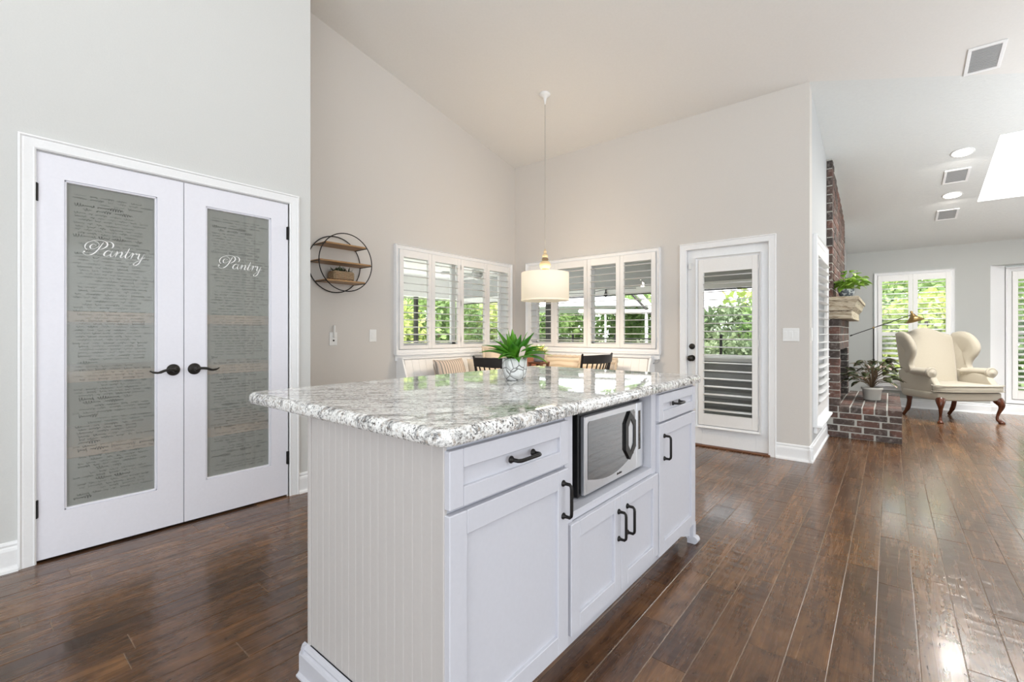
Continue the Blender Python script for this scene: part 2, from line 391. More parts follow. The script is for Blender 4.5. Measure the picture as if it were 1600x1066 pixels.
M['grass'] = plain('lawn', (130, 150, 96), .9, bs=.6, bscale=20)
M['umb'] = plain('canopy_cloth', (235, 238, 242), .8)

# ------------------------------------------------------------------ structure
XW, XP, XS = -3.9, -3.25, -.545      # window wall, pantry wall, side wall
YB, YF = 4.79, 9.3                   # back wall, far wall
def hwall(name, axis, c, t, a0, a1, z0, z1, holes, m):
    """wall in plane axis=c, thickness to c+t, spanning a0..a1 and z0..z1 with rectangular holes (h0,h1,hz0,hz1)"""
    mb = MB(); ed = sorted(set([a0, a1] + [h[0] for h in holes] + [h[1] for h in holes]))
    def bx(p, q, r, s_):
        if q - p < 1e-4 or s_ - r < 1e-4: return
        if axis == 'x': mb.box(c, c + t, p, q, r, s_)
        else: mb.box(p, q, c, c + t, r, s_)
    for p, q in zip(ed, ed[1:]):
        hs = sorted([h for h in holes if h[0] <= p + 1e-6 and h[1] >= q - 1e-6], key=lambda h: h[2])
        z = z0
        for h in hs: bx(p, q, z, h[2]); z = h[3]
        bx(p, q, z, z1)
    return struct(name, mb, m)
hwall('wall_pantry', 'x', XP, -.12, -3.6, 1.634, 0, 4.6, [(.244, 1.474, 0, 2.046)], M['wall_cool'])
mb = MB(); mb.box(XW, XP - .12, 1.514, 1.634, 0, 4.3); struct('wall_pantry_return', mb, M['wall_cool'])
hwall('wall_left', 'x', XW, -.16, 1.5, YB, 0, 4.3, [(2.885, 4.63, .985, 1.995)], M['wall_warm_lit'])
hwall('wall_back', 'y', YB, .16, XW - .16, XS, 0, 3.7, [(-3.635, -1.94, .985, 1.995), (-1.62, -.86, 0, 2.02)], M['wall_warm_lit'])
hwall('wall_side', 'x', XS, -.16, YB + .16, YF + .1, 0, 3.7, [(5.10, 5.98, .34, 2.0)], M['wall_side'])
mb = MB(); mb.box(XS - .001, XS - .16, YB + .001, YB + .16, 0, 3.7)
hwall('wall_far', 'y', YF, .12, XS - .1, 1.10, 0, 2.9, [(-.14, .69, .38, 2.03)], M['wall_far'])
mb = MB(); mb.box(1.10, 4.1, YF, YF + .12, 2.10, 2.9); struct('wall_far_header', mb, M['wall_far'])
mb = MB(); mb.prism([(1.10, YF), (1.26, YF + .16), (1.26, YF + .3), (1.10, YF + .3)], 0, 2.1, 2); struct('trim_1', mb, M['trim'])
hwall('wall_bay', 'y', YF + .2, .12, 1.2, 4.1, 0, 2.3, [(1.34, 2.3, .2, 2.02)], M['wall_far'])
mb = MB(); mb.box(4.1, 4.25, -3.6, YF + .4, 0, 5.3); struct('wall_right', mb, M['wall_cool'])
mb = MB(); mb.box(-3.4, 4.25, -3.75, -3.6, 0, 5.3); struct('wall_rear', mb, M['wall_cool'])
def cpoly(mb, pts, th=.1):
    n = len(pts); vs = [(x, y, ceilz(y)) for x, y in pts] + [(x, y, ceilz(y) + th) for x, y in pts]
    mb.add(vs, [tuple(range(n)), tuple(range(2 * n - 1, n - 1, -1))] + [(i, i + n, (i + 1) % n + n, (i + 1) % n) for i in range(n)])
mb = MB(); cpoly(mb, [(-4.1, -3.75), (4.2, -3.75), (4.2, 7.05), (-.53, 4.80), (-4.1, 4.80)]); struct('ceiling', mb, M['ceil'])
mb = MB(); S0, S1, T0, T1 = .82, 2.2, 6.37, 7.865
bl = lambda x: 4.80 + (x + .53) * (7.05 - 4.80) / 4.73
cpoly(mb, [(-.56, 4.80), (-.53, 4.80), (S0, bl(S0)), (S0, 9.45), (-.56, 9.45)]); cpoly(mb, [(S0, bl(S0)), (S1, bl(S1)), (S1, T0), (S0, T0)])
cpoly(mb, [(S0, T1), (S1, T1), (S1, 9.45), (S0, 9.45)]); cpoly(mb, [(S1, bl(S1)), (4.2, 7.05), (4.2, 9.45), (S1, 9.45)])
struct('ceiling_living', mb, M['ceil_tex'])
mb = MB()
for a in ((S0 - .05, S0, T0 - .05, T1 + .05), (S1, S1 + .05, T0 - .05, T1 + .05), (S0, S1, T0 - .05, T0), (S0, S1, T1, T1 + .05)):
    x0, x1, y0, y1 = a
    vs = [(x0, y0, ceilz(y0) + .1), (x1, y0, ceilz(y0) + .1), (x1, y1, ceilz(y1) + .1), (x0, y1, ceilz(y1) + .1)] + [(x0, y0, 3.9), (x1, y0, 3.9), (x1, y1, 3.9), (x0, y1, 3.9)]
    mb.add(vs, [(0, 1, 2, 3), (4, 5, 6, 7), (0, 1, 5, 4), (1, 2, 6, 5), (2, 3, 7, 6), (3, 0, 4, 7)])
t_ = thing('window_6', None, None, (1.5, 7.1, 2.8), kind='structure')
mb.obj('skylight_shaft', M['lanai'], t_); mb = MB(); mb.box(S0 - .05, S1 + .05, T0 - .05, T1 + .05, 3.9, 3.92); mb.obj('skylight_pane', M['glass'], t_)

# floor planks
fl = MB(); fl.box(-4.2, 4.2, -3.7, 9.7, -.25, -.0018); floor = struct('floor', fl, M['subfloor'])
Fw = (-math.sin(YAW), math.cos(YAW)); Rt = (math.cos(YAW), math.sin(YAW))
def proj(x, y, z=0):
    d = x * Fw[0] + y * Fw[1]; l = x * Rt[0] + y * Rt[1]
    return (d, 800 + FPX * l / d if d > 0 else 0, HZ - FPX * (z - CAMH) / d if d > 0 else 0)
planks = []; PWD = .1215; xi = -4.05
while xi < 4.1:
    y = -3.6 - R.random() * 1.2
    while y < 9.6:
        L = R.choice([.45, .62, .78, .95, 1.15, 1.3]) * R.uniform(.9, 1.1)
        planks.append((xi, max(y, -3.6), min(y + L, 9.6), R.random())); y += L
    xi += PWD
planks = [p for p in planks if p[2] > p[1] + .02]
def parea(p):
    a = 0; n = 0
    for i in range(6):
        for j in range(3):
            yy = p[1] + (p[2] - p[1]) * (i + .5) / 6; xx = p[0] + PWD * (j + .5) / 3
            d, u, v = proj(xx, yy)
            if d < .3 or u < 0 or u > 1600 or v > 1066: continue
            if -1.5 < xx < -.83 and .755 < yy < 2.57: continue
            if xx < XW or (xx < XP and yy < 1.63) or (xx < XS and yy > YB): continue
            # hidden behind the island
            a += 1 / d ** 3
    return a * (p[2] - p[1])
rank = sorted(planks, key=parea, reverse=True)
for k, p in enumerate(rank):
    if k == 0: far = MB()
    x0, y0, y1, r = p; g = .0008; x1 = x0 + PWD - g; x0 += g; y0 += g; y1 -= g; b_ = .0015
    dz = R.uniform(-.0004, .0002)
    vs = [(x0, y0, -.0017), (x1, y0, -.0017), (x1, y1, -.0017), (x0, y1, -.0017), (x0, y0, -.0011 + dz), (x1, y0, -.0011 + dz), (x1, y1, -.0011 + dz), (x0, y1, -.0011 + dz),
          (x0 + b_, y0 + b_, dz), (x1 - b_, y0 + b_, dz), (x1 - b_, y1 - b_, dz), (x0 + b_, y1 - b_, dz)]
    fs = [(3, 2, 1, 0), (0, 1, 5, 4), (1, 2, 6, 5), (2, 3, 7, 6), (3, 0, 4, 7), (4, 5, 9, 8), (5, 6, 10, 9), (6, 7, 11, 10), (7, 4, 8, 11), (8, 9, 10, 11)]
    mbk = MB() if k < 296 else far
    mbk.r = r; mbk.add(vs, fs)
    if k < 296: link('plank', mbk.mesh('plank', M['floor'], False), floor)
o = link('planks_out_of_reach', far.mesh('planks', M['floor'], False), floor); o['kind'] = 'stuff'

# baseboards (profile sweep)
BP = [(0, 0), (.028, 0), (.026, .012), (.016, .02), (.014, .03), (.014, .10), (.011, .112), (.006, .118), (.009, .128), (.006, .138), (0, .142)]
def base(name, p, q, nrm, parent=None, prof=BP, m=None):
    """run the profile from p to q (xy), standing off along nrm"""
    mb = MB(); n = len(prof)
    vs = [(p[0] + nrm[0] * a, p[1] + nrm[1] * a, z) for a, z in prof] + [(q[0] + nrm[0] * a, q[1] + nrm[1] * a, z) for a, z in prof]
    mb.add(vs, [tuple(range(n)), tuple(range(2 * n - 1, n - 1, -1))] + [(i, i + n, (i + 1) % n + n, (i + 1) % n) for i in range(n)])
    return struct(name, mb, m or M['trim'], parent)
base('baseboard_pantry', (XP, -3.6), (XP, .186), (1, 0)); base('baseboard_pantry_end', (XP, 1.545), (XP, 1.634 + .014), (1, 0))
base('baseboard_left', (XW, 1.634), (XW, 2.85), (1, 0)); base('baseboard_back', (-.803, YB), (XS + .028, YB), (0, -1)); base('baseboard_side', (XS, YB - .028), (XS, 6.17), (1, 0))
base('baseboard_far', (XS, YF), (1.11, YF), (0, -1)); base('baseboard_bay', (1.10, YF - .005), (1.25, YF + .17), (.75, -.65)); base('baseboard_bay_back', (1.25, YF + .17), (4.1, YF + .17), (0, -1))
base('baseboard_alcove', (XS, 7.97), (XS, YF), (1, 0))

# casing with moulded profile: list of pts around opening in wall-plane coords
def casing(name, axis, c, out, a0, a1, z0, z1, wd, parent=None, closed=False, m=None, th=.018):
    """frame around opening a0..a1,z0..z1 (outer edges), width wd, projecting 'out' (+/-) from plane c"""
    mb = MB()
    def ring(i, t):  # i inset, t projection
        pts = [(a0 + i, z0 + (i if closed else 0)), (a0 + i, z1 - i), (a1 - i, z1 - i), (a1 - i, z0 + (i if closed else 0))]
        return [((c + out * t, a, z) if axis == 'x' else (a, c + out * t, z)) for a, z in pts]
    steps = [(0, 0), (0, th), (wd * .12, th * 1.15), (wd * .22, th * .8), (wd * .3, th * .85), (wd * .8, th * .62), (wd * .88, th * .75), (wd * .97, th * .5), (wd, th * .3), (wd, 0)]
    n0 = len(steps); vs = []
    for s_ in steps: vs += ring(*s_)
    fs = []
    for k in range(n0 - 1):
        for j in range(4 if closed else 3):
            a, b2 = k * 4 + j, k * 4 + (j + 1) % 4
            fs.append((a, b2, b2 + 4, a + 4))
    mb.add(vs, fs)
    return struct(name, mb, m or M['trim'], parent)
# ------------------------------------------------------------------ pantry double doors
casing('trim_2', 'x', XP, 1, .184, 1.545, 0, 2.112, .064)
mb = MB(); mb.box(XP - .12, XP, .232, .245, 0, 2.055); mb.box(XP - .12, XP, 1.473, 1.486, 0, 2.055); mb.box(XP - .12, XP, .232, 1.486, 2.044, 2.056); struct('trim_3', mb, M['trim'])
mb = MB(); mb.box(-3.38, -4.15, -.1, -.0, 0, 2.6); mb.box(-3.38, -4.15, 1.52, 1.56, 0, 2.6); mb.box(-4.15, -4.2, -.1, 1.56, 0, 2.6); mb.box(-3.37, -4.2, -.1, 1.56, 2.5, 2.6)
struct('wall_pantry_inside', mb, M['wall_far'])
for z, nm in ((.47, 'bottom'), (.875, 'second'), (1.20, 'top')):
    mb = MB(); mb.box(-3.375, -4.14, .005, 1.515, z, z + .06, .003); o = mb.obj('pantry_shelf', M['pshelf'])
    tag(o, 'pale wooden pantry shelf seen dimly through the glass, %s one up from floor' % nm if nm not in ('bottom', 'top') else 'pale wooden pantry shelf behind glass doors, %s of the shelves' % ('lowest' if nm == 'bottom' else 'highest'), 'shelf', 'shelves in the pantry')
STROKES = [
 [(1.9, 2.3), (1.6, 1.6), (1.2, .7), (.7, .1), (.1, -.1), (-.35, .1), (-.42, .38), (-.25, .5)],
 [(1.0, 1.72), (.62, 1.8), (.32, 1.45), (.45, 1.05), (.9, 1.08), (1.35, 1.5), (1.3, 2.05), (.8, 2.35), (.2, 2.2), (-.25, 1.7), (-.3, 1.15), (.0, .8)],
 [(-.1, 1.9), (.5, 2.42), (1.4, 2.62), (2.2, 2.42), (2.45, 1.95), (2.2, 1.45), (1.75, 1.12), (1.4, 1.08)],
 [(2.2, 2.42), (2.75, 2.5), (3.15, 2.2), (3.2, 1.75), (3.05, 1.5)],
 [(3.05, .8), (2.7, 1.0), (2.3, .65), (2.2, .15), (2.55, .0), (2.95, .4), (3.2, 1.0)],
 [(3.2, 1.0), (3.02, .3), (3.15, .0), (3.45, .25), (3.8, .95), (3.92, .95)],
 [(3.92, .95), (3.8, .5), (3.68, .0)], [(3.7, .1), (4.05, .72), (4.4, 1.0), (4.5, .7), (4.36, .2), (4.5, .0), (4.85, .35), (5.15, 1.0)],
 [(5.4, 1.75), (5.15, .8), (5.0, .2), (5.15, .0), (5.45, .25), (5.75, .8), (5.85, 1.05)], [(4.85, 1.06), (5.2, 1.1), (5.6, 1.06)],
 [(5.85, 1.05), (6.0, .88), (5.9, .4), (5.8, .0)], [(5.82, .1), (6.05, .65), (6.35, .98), (6.48, .9), (6.42, .75)],
 [(6.55, .8), (6.8, 1.0), (6.85, .7), (6.75, .2), (6.95, .0), (7.25, .35), (7.5, 1.0)],
 [(7.5, 1.0), (7.25, .1), (6.95, -.75), (6.5, -1.15), (6.2, -1.0), (6.4, -.65), (7.1, -.1), (7.75, .45)]]
def cr(pts, n=8):
    P_ = [pts[0]] + list(pts) + [pts[-1]]; out = []
    for i in range(1, len(P_) - 2):
        for k in range(n):
            t = k / n; a, b_, c, d = P_[i - 1], P_[i], P_[i + 1], P_[i + 2]
            out.append(tuple(.5 * (2 * b_[j] + (c[j] - a[j]) * t + (2 * a[j] - 5 * b_[j] + 4 * c[j] - d[j]) * t * t + (3 * b_[j] - a[j] - 3 * c[j] + d[j]) * t ** 3) for j in range(len(b_))))
    out.append(tuple(pts[-1])); return out
def ribbon(mb, pts, wf, place, th):
    """calligraphic ribbon; place(x,y,depth)->3D"""
    n = len(pts)
    L = []; Rr = []
    for i, p in enumerate(pts):
        q0, q1 = pts[max(i - 1, 0)], pts[min(i + 1, n - 1)]
        dx, dy = q1[0] - q0[0], q1[1] - q0[1]; l = math.hypot(dx, dy) or 1; wv_ = wf(dx / l, dy / l, i / (n - 1))
        L.append((p[0] - dy / l * wv_, p[1] + dx / l * wv_)); Rr.append((p[0] + dy / l * wv_, p[1] - dx / l * wv_))
    vs = [place(*a, th) for a in L] + [place(*a, th) for a in Rr] 
    mb.add(vs, [(i, i + 1, i + 1 + n, i + n) for i in range(n - 1)])
def pantry_door(y0, y1, hinge, label):
    x = XP; t = thing('pantry_door', label, 'door', (x, y0 if hinge == 'l' else y1, .01), kind='structure')
    t.name = 'door_1' if hinge == 'l' else 'door_2'
    a, b_, z0, z1 = y0 + .002, y1 - .002, .012, 2.042
    ga, gb = (y0 + .104, y0 + .489); gz0, gz1 = .235, 1.925
    if hinge != 'l': ga, gb = y1 - .498, y1 - .112
    mb = MB(); X0, X1 = x - .045, x - .004
    mb.box(X0, X1, a, ga, z0, z1); mb.box(X0, X1, gb, b_, z0, z1); mb.box(X0, X1, ga, gb, z0, gz0); mb.box(X0, X1, ga, gb, gz1, z1)
    mb.obj('door_frame', M['trim_l'], t)
    mb = MB()  # glazing bead
    for (p, q, r, s_) in ((ga, ga + .01, gz0, gz1), (gb - .01, gb, gz0, gz1), (ga, gb, gz0, gz0 + .01), (ga, gb, gz1 - .01, gz1)): mb.box(x - .03, x - .009, p, q, r, s_, .003)
    mb.obj('glazing_bead', M['trim_l'], t)
    mb = MB(); mb.box(x - .028, x - .022, ga + .004, gb - .004, gz0 + .004, gz1 - .004); g = mb.obj('glass_pane', M['frost'], t); g['label'] = 'grey etched glass pane with faint handwriting'
    # handwriting print
    mb = MB(); rr = random.Random(3)
    z = gz1 - .06
    while z > gz0 + .03:
        yy = ga + .03 + rr.random() * .03 + (rr.random() * .1 if rr.random() < .3 else 0); end = gb - .03 - rr.random() * .08
        big = 1.7 if rr.random() < .16 else 1
        while yy < end:
            L = rr.uniform(.02, .065) * big; n = max(6, int(L / .0022)); pts = []; ph = rr.random() * 6
            for i in range(n):
                tt = i / n
                h = .0034 * big * (1 + .8 * math.sin(tt * 7 + ph)) * math.sin(i * 1.35 + ph)
                pts.append((yy + L * tt + .0012 * math.cos(i * 1.35), z + h))
            wr = rr.uniform(.00045, .0008) * (1.3 if big > 1 else 1)
            ribbon(mb, pts, lambda dx, dy, s_: wr, lambda p, q, d: (x - .0215 + d, p, q), .0)
            yy += L + rr.uniform(.006, .016)
            if big > 1 and rr.random() < .5: break
        z -= rr.uniform(.0155, .019) * (1.15 if big > 1 else 1)
    o = mb.obj('handwriting_print', M['etch'], g); o['kind'] = 'stuff'
    # word
    mb = MB(); u = .0318 if hinge == 'l' else .0318; oy = ga + .075; oz = 1.557
    pl = lambda p, q, d: (x - .0195 + d, oy + (p + .12 * q + .3) * u, oz + q * u)
    for s_ in STROKES:
        ribbon(mb, cr(s_, 9), lambda dx, dy, k: .022 + .085 * max(0, -dy if abs(dy) > abs(dx) * .4 else 0) ** 1.3 * math.sin(PI * min(max(k, .05), .95)) ** .6, pl, 0)
    for (p, q, r_) in ((-.3, .45, .13), (1.0, 1.72, .06), (6.3, -.95, .09), (6.46, .84, .08)):
        mb.add([pl(p + r_ * math.cos(k * PI / 6), q + r_ * math.sin(k * PI / 6), .0003) for k in range(12)], [tuple(range(12))])
    wo = mb.obj('pantry_lettering', M['letter'], g); wo['label'] = 'white script word Pantry'
    # hinges
    hy = a if hinge == 'l' else b_
    for hz_ in (.27, 1.84):
        mb = MB(); mb.tube([(x + .004, hy, hz_ - .045), (x + .004, hy, hz_ + .045)], .006, 8); mb.box(x - .004, x + .001, hy - .009, hy + .009, hz_ - .044, hz_ + .044, .001); mb.obj('hinge', M['black'], t)
    # lever handle
    hy = (y1 - .053) if hinge == 'l' else (y0 + .053); sg = -1 if hinge == 'l' else 1; hz_ = .925
    Mx = Matrix.Rotation(PI / 2, 3, 'Y')
    h = MB(); h.lathe([(.0, 0), (.034, 0), (.034, .004), (.028, .01), (.014, .016), (.011, .05), (.012, .056), (0, .058)], (x - .004, hy, hz_), 28, Mx)
    ho = h.obj('handle', M['bronze'], t)
    h = MB(); h.tube(cr([(x + .044, hy, hz_), (x + .05, hy + sg * .02, hz_ + .005), (x + .052, hy + sg * .05, hz_ + .002), (x + .05, hy + sg * .08, hz_ - .009), (x + .045, hy + sg * .105, hz_ - .006), (x + .04, hy + sg * .12, hz_ + .002)], 4), [.009] * 4 + [.0075] * 8 + [.006] * 5 + [.004] * 4, 8); h.obj('lever', M['bronze'], ho)
YM = .8615
pantry_door(.244, YM, 'l', 'left pantry door, white frame around grey etched glass'); pantry_door(YM, 1.474, 'r', 'right pantry door, white frame around grey etched glass')

# ------------------------------------------------------------------ plantation shutters and windows
LCACHE = {}
def louver_mesh(L, chord, tilt, th=.010):
    k = (round(L, 4), chord, round(tilt, 3))
    if k not in LCACHE:
        out = []
        for i in range(10):
            a = 2 * PI * i / 10; p, q = math.cos(a) * chord / 2, math.sin(a) * th / 2
            out.append((p * math.cos(tilt) - q * math.sin(tilt), p * math.sin(tilt) + q * math.cos(tilt)))
        mb = MB(); mb.prism(out, 0, L, 0, True); LCACHE[k] = mb.mesh('louver', M['louver'])
    return LCACHE[k]
def shutter(loc, rz, L, z0, z1, oz0, oz1, stl, label, tilt=.12, chord=.084, group=None, div=None, dth=.03, n=None, hinge=1, tilts=None):
    """panel of width L; local x along, -y faces the room"""
    t = thing('plantation_shutter', label, 'shutter', loc, rz, group)
    mb = MB(); e = .0012
    mb.box(e, stl, 0, dth, z0, z1, .0025); mb.box(L - stl, L - e, 0, dth, z0, z1, .0025); mb.box(stl, L - stl, .002, dth - .002, z0, oz0, .001); mb.box(stl, L - stl, .002, dth - .002, oz1, z1, .001)
    if div: mb.box(stl, L - stl, .002, dth - .002, div[0], div[1], .001)
    link('shutter_frame', mb.mesh('frame', M['shut']), t, False)
    secs = [(oz0, oz1)] if not div else [(oz0, div[0]), (div[1], oz1)]
    for si, (a, b_) in enumerate(secs):
        k = n or round((b_ - a) / .0768); pitch = (b_ - a) / k
        tl = tilts[si] if tilts else tilt
        me = louver_mesh(L - 2 * stl - .004, chord, tl)
        for i in range(k):
            o = link('louver', me, t, False); o.location = (stl + .002, dth / 2, a + pitch * (i + .5))
    for hz_ in (z0 + .1, (z0 + z1) / 2, z1 - .1):
        mb = MB(); hx = 0 if hinge < 0 else L; mb.tube([(hx, -.004, hz_ - .03), (hx, -.004, hz_ + .03)], .004, 6); link('hinge', mb.mesh('hinge', M['shut']), t, False)
    return t
def win(nm, axis, c, a0, a1, z0, z1, sashes, mid=None, dark=False, sill=True, outdir=1, sillw=.05):
    """window unit set in a hole: frame, sashes, panes; outdir: direction outwards from plane c"""
    t = thing(nm, None, None, ((c, (a0 + a1) / 2, z0) if axis == 'x' else ((a0 + a1) / 2, c, z0)), kind='structure')
    def bx(mb, p, q, d0, d1, r, s_, b_=.002):
        d0, d1 = c + outdir * d0, c + outdir * d1
        if axis == 'x': mb.box(d0, d1, p, q, r, s_, b_)
        else: mb.box(p, q, d0, d1, r, s_, b_)
    mb = MB()
    for (p, q, r, s_) in ((a0, a0 + .012, z0, z1), (a1 - .012, a1, z0, z1), (a0, a1, z0, z0 + .012), (a0, a1, z1 - .012, z1)): bx(mb, p, q, .0, .16, r, s_, 0)
    mb.obj('window_liner', M['trim'], t)
    fm = M['trim']
    for i in range(sashes):
        p = a0 + .012 + (a1 - a0 - .024) * i / sashes; q = a0 + .012 + (a1 - a0 - .024) * (i + 1) / sashes
        mb = MB(); w_ = .03
        bx(mb, p, p + w_, .10, .14, z0 + .012, z1 - .012); bx(mb, q - w_, q, .10, .14, z0 + .012, z1 - .012); bx(mb, p, q, .10, .14, z0 + .012, z0 + .05); bx(mb, p, q, .10, .14, z1 - .045, z1 - .012)
        if mid: bx(mb, p, q, .10, .14, mid - .018, mid + .018)
        f = mb.obj('sash', fm, t); mb = MB(); bx(mb, p + .02, q - .02, .118, .122, z0 + .03, z1 - .03, 0); mb.obj('pane', M['glass'], f)
    if sill:
        mb = MB(); bx(mb, a0 - .055, a1 + .055, 0, -sillw, z0 - .075, z0 - .05, .006); bx(mb, a0 - .045, a1 + .045, 0, -sillw * .45, z0 - .13, z0 - .075, .005); mb.obj('sill', M['trim'], t)
    return t
W1 = win('window_1', 'x', XW, 2.885, 4.63, .985, 1.995, 2, outdir=-1)
W2 = win('window_2', 'y', YB, -3.635, -1.94, .985, 1.995, 2)
mb = MB(); yb_ = YB - .05; mb.tube([(-1.888, yb_, .865), (-1.893, yb_, .84), (-1.91, yb_, .825), (-1.95, yb_, .82), (-2.06, yb_, .82)], .006, 6); mb.box(-2.0, -1.95, yb_ + .005, YB - .002, .812, .828, .002); mb.obj('apron_bracket', M['grey'], W2)
W3 = win('window_3', 'x', XS, 5.10, 5.98, .34, 2.0, 1, mid=1.2, outdir=-1, sillw=.07)
W4 = win('window_4', 'y', YF, -.14, .69, .38, 2.03, 1, mid=1.14)
W5 = win('window_5', 'y', YF + .2, 1.34, 2.3, .2, 2.02, 2, mid=1.14, sill=False)
casing('window_frame', 'x', XW, 1, 2.83, 4.686, .93, 2.052, .045, W1, True, th=.04)
casing('window_frame', 'y', YB, -1, -3.69, -1.885, .93, 2.06, .045, W2, True, th=.04)
casing('window_frame', 'x', XS, 1, 5.03, 6.05, .27, 2.06, .07, W3, True, th=.03)
casing('window_frame', 'y', YF, -1, -.19, .735, .33, 2.09, .045, W4, True, th=.04)
casing('window_frame', 'y', YF + .2, -1, 1.27, 2.36, .15, 2.08, .065, W5, True, th=.04)
G1 = 'white shutters of the two corner windows by the dining bench'
pl_ = ('first shutter panel from the left', 'second shutter panel from the left', 'third shutter panel from the left', 'fourth shutter panel, nearest the room corner,')
ys = [2.876, 3.30, 3.738, 4.19, 4.64]; ops = [(.03, .045)] * 4
for i in range(4):
    shutter((XW + .042, ys[i], 0), PI / 2, ys[i + 1] - ys[i], .975, 2.005, 1.015, 1.93, .05, 'white plantation %s in the left window, louvers open' % pl_[i], tilt=.10, group=G1, hinge=(-1, 1)[i % 2])
xs = [-3.645, -3.235, -2.765, -2.345, -1.93]
pr = ('leftmost shutter panel, behind the drum shade,', 'second shutter panel from the left', 'third shutter panel from the left', 'rightmost shutter panel')
for i in range(4):
    shutter((xs[i], YB - .042, 0), 0, xs[i + 1] - xs[i], .975, 2.015, 1.02, 1.935, .05, 'white plantation %s in the window right of the corner' % pr[i], tilt=.03, group=G1, hinge=(-1, 1)[i % 2])
shutter((XS + .03, 5.10, 0), PI / 2, .88, .36, 1.98, .46, 1.88, .05, 'white plantation shutter in the side wall before the brick fireplace', tilt=.05)
for i in range(2):
    shutter((-.145 + .42 * i, YF - .042, 0), 0, .42, .375, 2.045, .48, 1.95, .055, 'white plantation shutter, %s half of the window behind the armchair' % ('left', 'right')[i], tilt=.05, group='white shutters of the window behind the armchair', div=(1.10, 1.16), hinge=(-1, 1)[i], tilts=(.42, .2))
for i in range(2):
    shutter((1.335 + .49 * i, YF + .158, 0), 0, .49, .215, 2.015, .34, 1.90, .055, 'white tall plantation shutter at the right edge, %s panel' % ('left', 'right')[i], tilt=.35, group='tall white shutters at the right edge', hinge=(-1, 1)[i])

# ------------------------------------------------------------------ exterior door
D = thing('door_3', 'white exterior door with a louvered shutter over its glass', None, (-1.24, YB, 0), kind='structure')
casing('trim_4', 'y', YB, -1, -1.682, -.802, 0, 2.058, .066)
mb = MB(); mb.box(-1.63, -1.615, YB, YB + .16, 0, 2.03); mb.box(-.865, -.85, YB, YB + .16, 0, 2.03); mb.box(-1.63, -.85, YB, YB + .16, 2.015, 2.03); mb.obj('door_jamb', M['trim'], D)
mb = MB(); y0, y1 = YB + .03, YB + .074; gx0, gx1, gz0, gz1 = -1.47, -.98, .27, 1.86
mb.box(-1.613, gx0, y0, y1, .015, 2.013, .002); mb.box(gx1, -.867, y0, y1, .015, 2.013, .002); mb.box(gx0, gx1, y0, y1, .015, gz0, 0); mb.box(gx0, gx1, y0, y1, gz1, 2.013, 0); mb.obj('door_leaf', M['trim'], D)
mb = MB(); mb.box(gx0, gx1, y0 + .02, y0 + .026, gz0, gz1); mb.obj('pane', M['glass'], D)
mb = MB(); mb.box(-1.63, -.85, YB - .02, YB + .16, -.002, .014, .004); mb.obj('threshold', M['riser'], D)
casing('shutter_frame', 'y', YB + .03, -1, -1.525, -.925, .19, 1.905, .028, D, True, th=.045)
shutter((-1.497, YB - .01, 0), 0, .545, .22, 1.88, .335, 1.75, .052, 'white plantation shutter mounted on the exterior door', tilt=.06)
for z_, nm in ((1.005, 'deadbolt'), (.885, 'door_knob')):
    mb = MB(); Mx = Matrix.Rotation(PI / 2, 3, 'X'); pr_ = [(0, 0), (.03, 0), (.03, .006), (.022, .012), (.0, .013)] if nm == 'deadbolt' else [(0, 0), (.032, 0), (.032, .005), (.012, .012), (.012, .035), (.028, .045), (.031, .058), (.024, .07), (0, .074)]
    mb.lathe(pr_, (-1.57, YB + .03, z_), 20, Mx)
    mb.obj(nm, M['bronze'], D)
mb = MB(); mb.box(-1.60, -1.575, YB + .008, YB + .03, 1.80, 1.86, .003); mb.obj('contact_sensor', M['plastic'], D)

# ------------------------------------------------------------------ island
IS = thing('kitchen_island', 'white kitchen island cabinet with beadboard end, drawers and doors', 'cabinet', (-1.16, 1.66, 0))
XI0, XI1, YI0, YI1 = -1.50, -.832, .757, 2.57
# carcass with the microwave niche
mb = MB()
NZ0, NY0, NY1, ND = .535, 1.322, 1.985, .45
mb.box(XI0, XI1, YI0, NY0, .10, .868); mb.box(XI0, XI1, NY1, YI1, .10, .868); mb.box(XI0, XI1, NY0, NY1, .10, NZ0); mb.box(XI0, XI1 - ND, NY0, NY1, NZ0, .868); mb.box(XI0, XI1, NY0, NY1, .862, .868)
mb.box(XI0 + .03, XI1 - .07, YI0 + .02, YI1 - .03, .0, .10)
mb.obj('carcass', M['cab'], IS)
# beadboard end (near)
x = XI0 + .012; n = 0
bb = thing('beadboard_panel', None, None, (-1.16, YI0, .1)); bb.parent = IS; bb.matrix_parent_inverse = parent_world(IS).inverted()
mb = MB(); mb.box(XI0 - .002, XI0 + .016, YI0 - .012, YI0, .10, .868, .002); mb.box(XI1 - .006, XI1 + .004, YI0 - .012, YI0, .10, .868, .002); mb.box(XI0, XI1, YI0 - .004, YI0, .10, .868); mb.obj('end_panel_frame', M['bead'], bb)
x = XI0 + .017; PWb = (XI1 - .007 - XI0 - .017) / 17
for i in range(17):
    mb = MB(); mb.box(x + .0014, x + PWb - .0014, YI0 - .0070, YI0 - .004, .10, .868, .0014); mb.tube([(x, YI0 - .0045, .10), (x, YI0 - .0045, .868)], .0022, 5, False)
    mb.obj('beadboard', M['bead'], bb); x += PWb
BP2 = [(0, 0), (.03, 0), (.03, .006), (.02, .012), (.02, .07), (.016, .078), (.01, .082), (.012, .09), (.008, .098), (.0, .102)]
base('plinth_moulding', (XI0 - .02, YI0 - .012), (XI1 - .02, YI0 - .012), (0, -1), IS, BP2, M['cab']); base('plinth_moulding', (XI0, YI0 - .03), (XI0, YI1), (-1, 0), IS, BP2, M['cab'])
XF = -.81
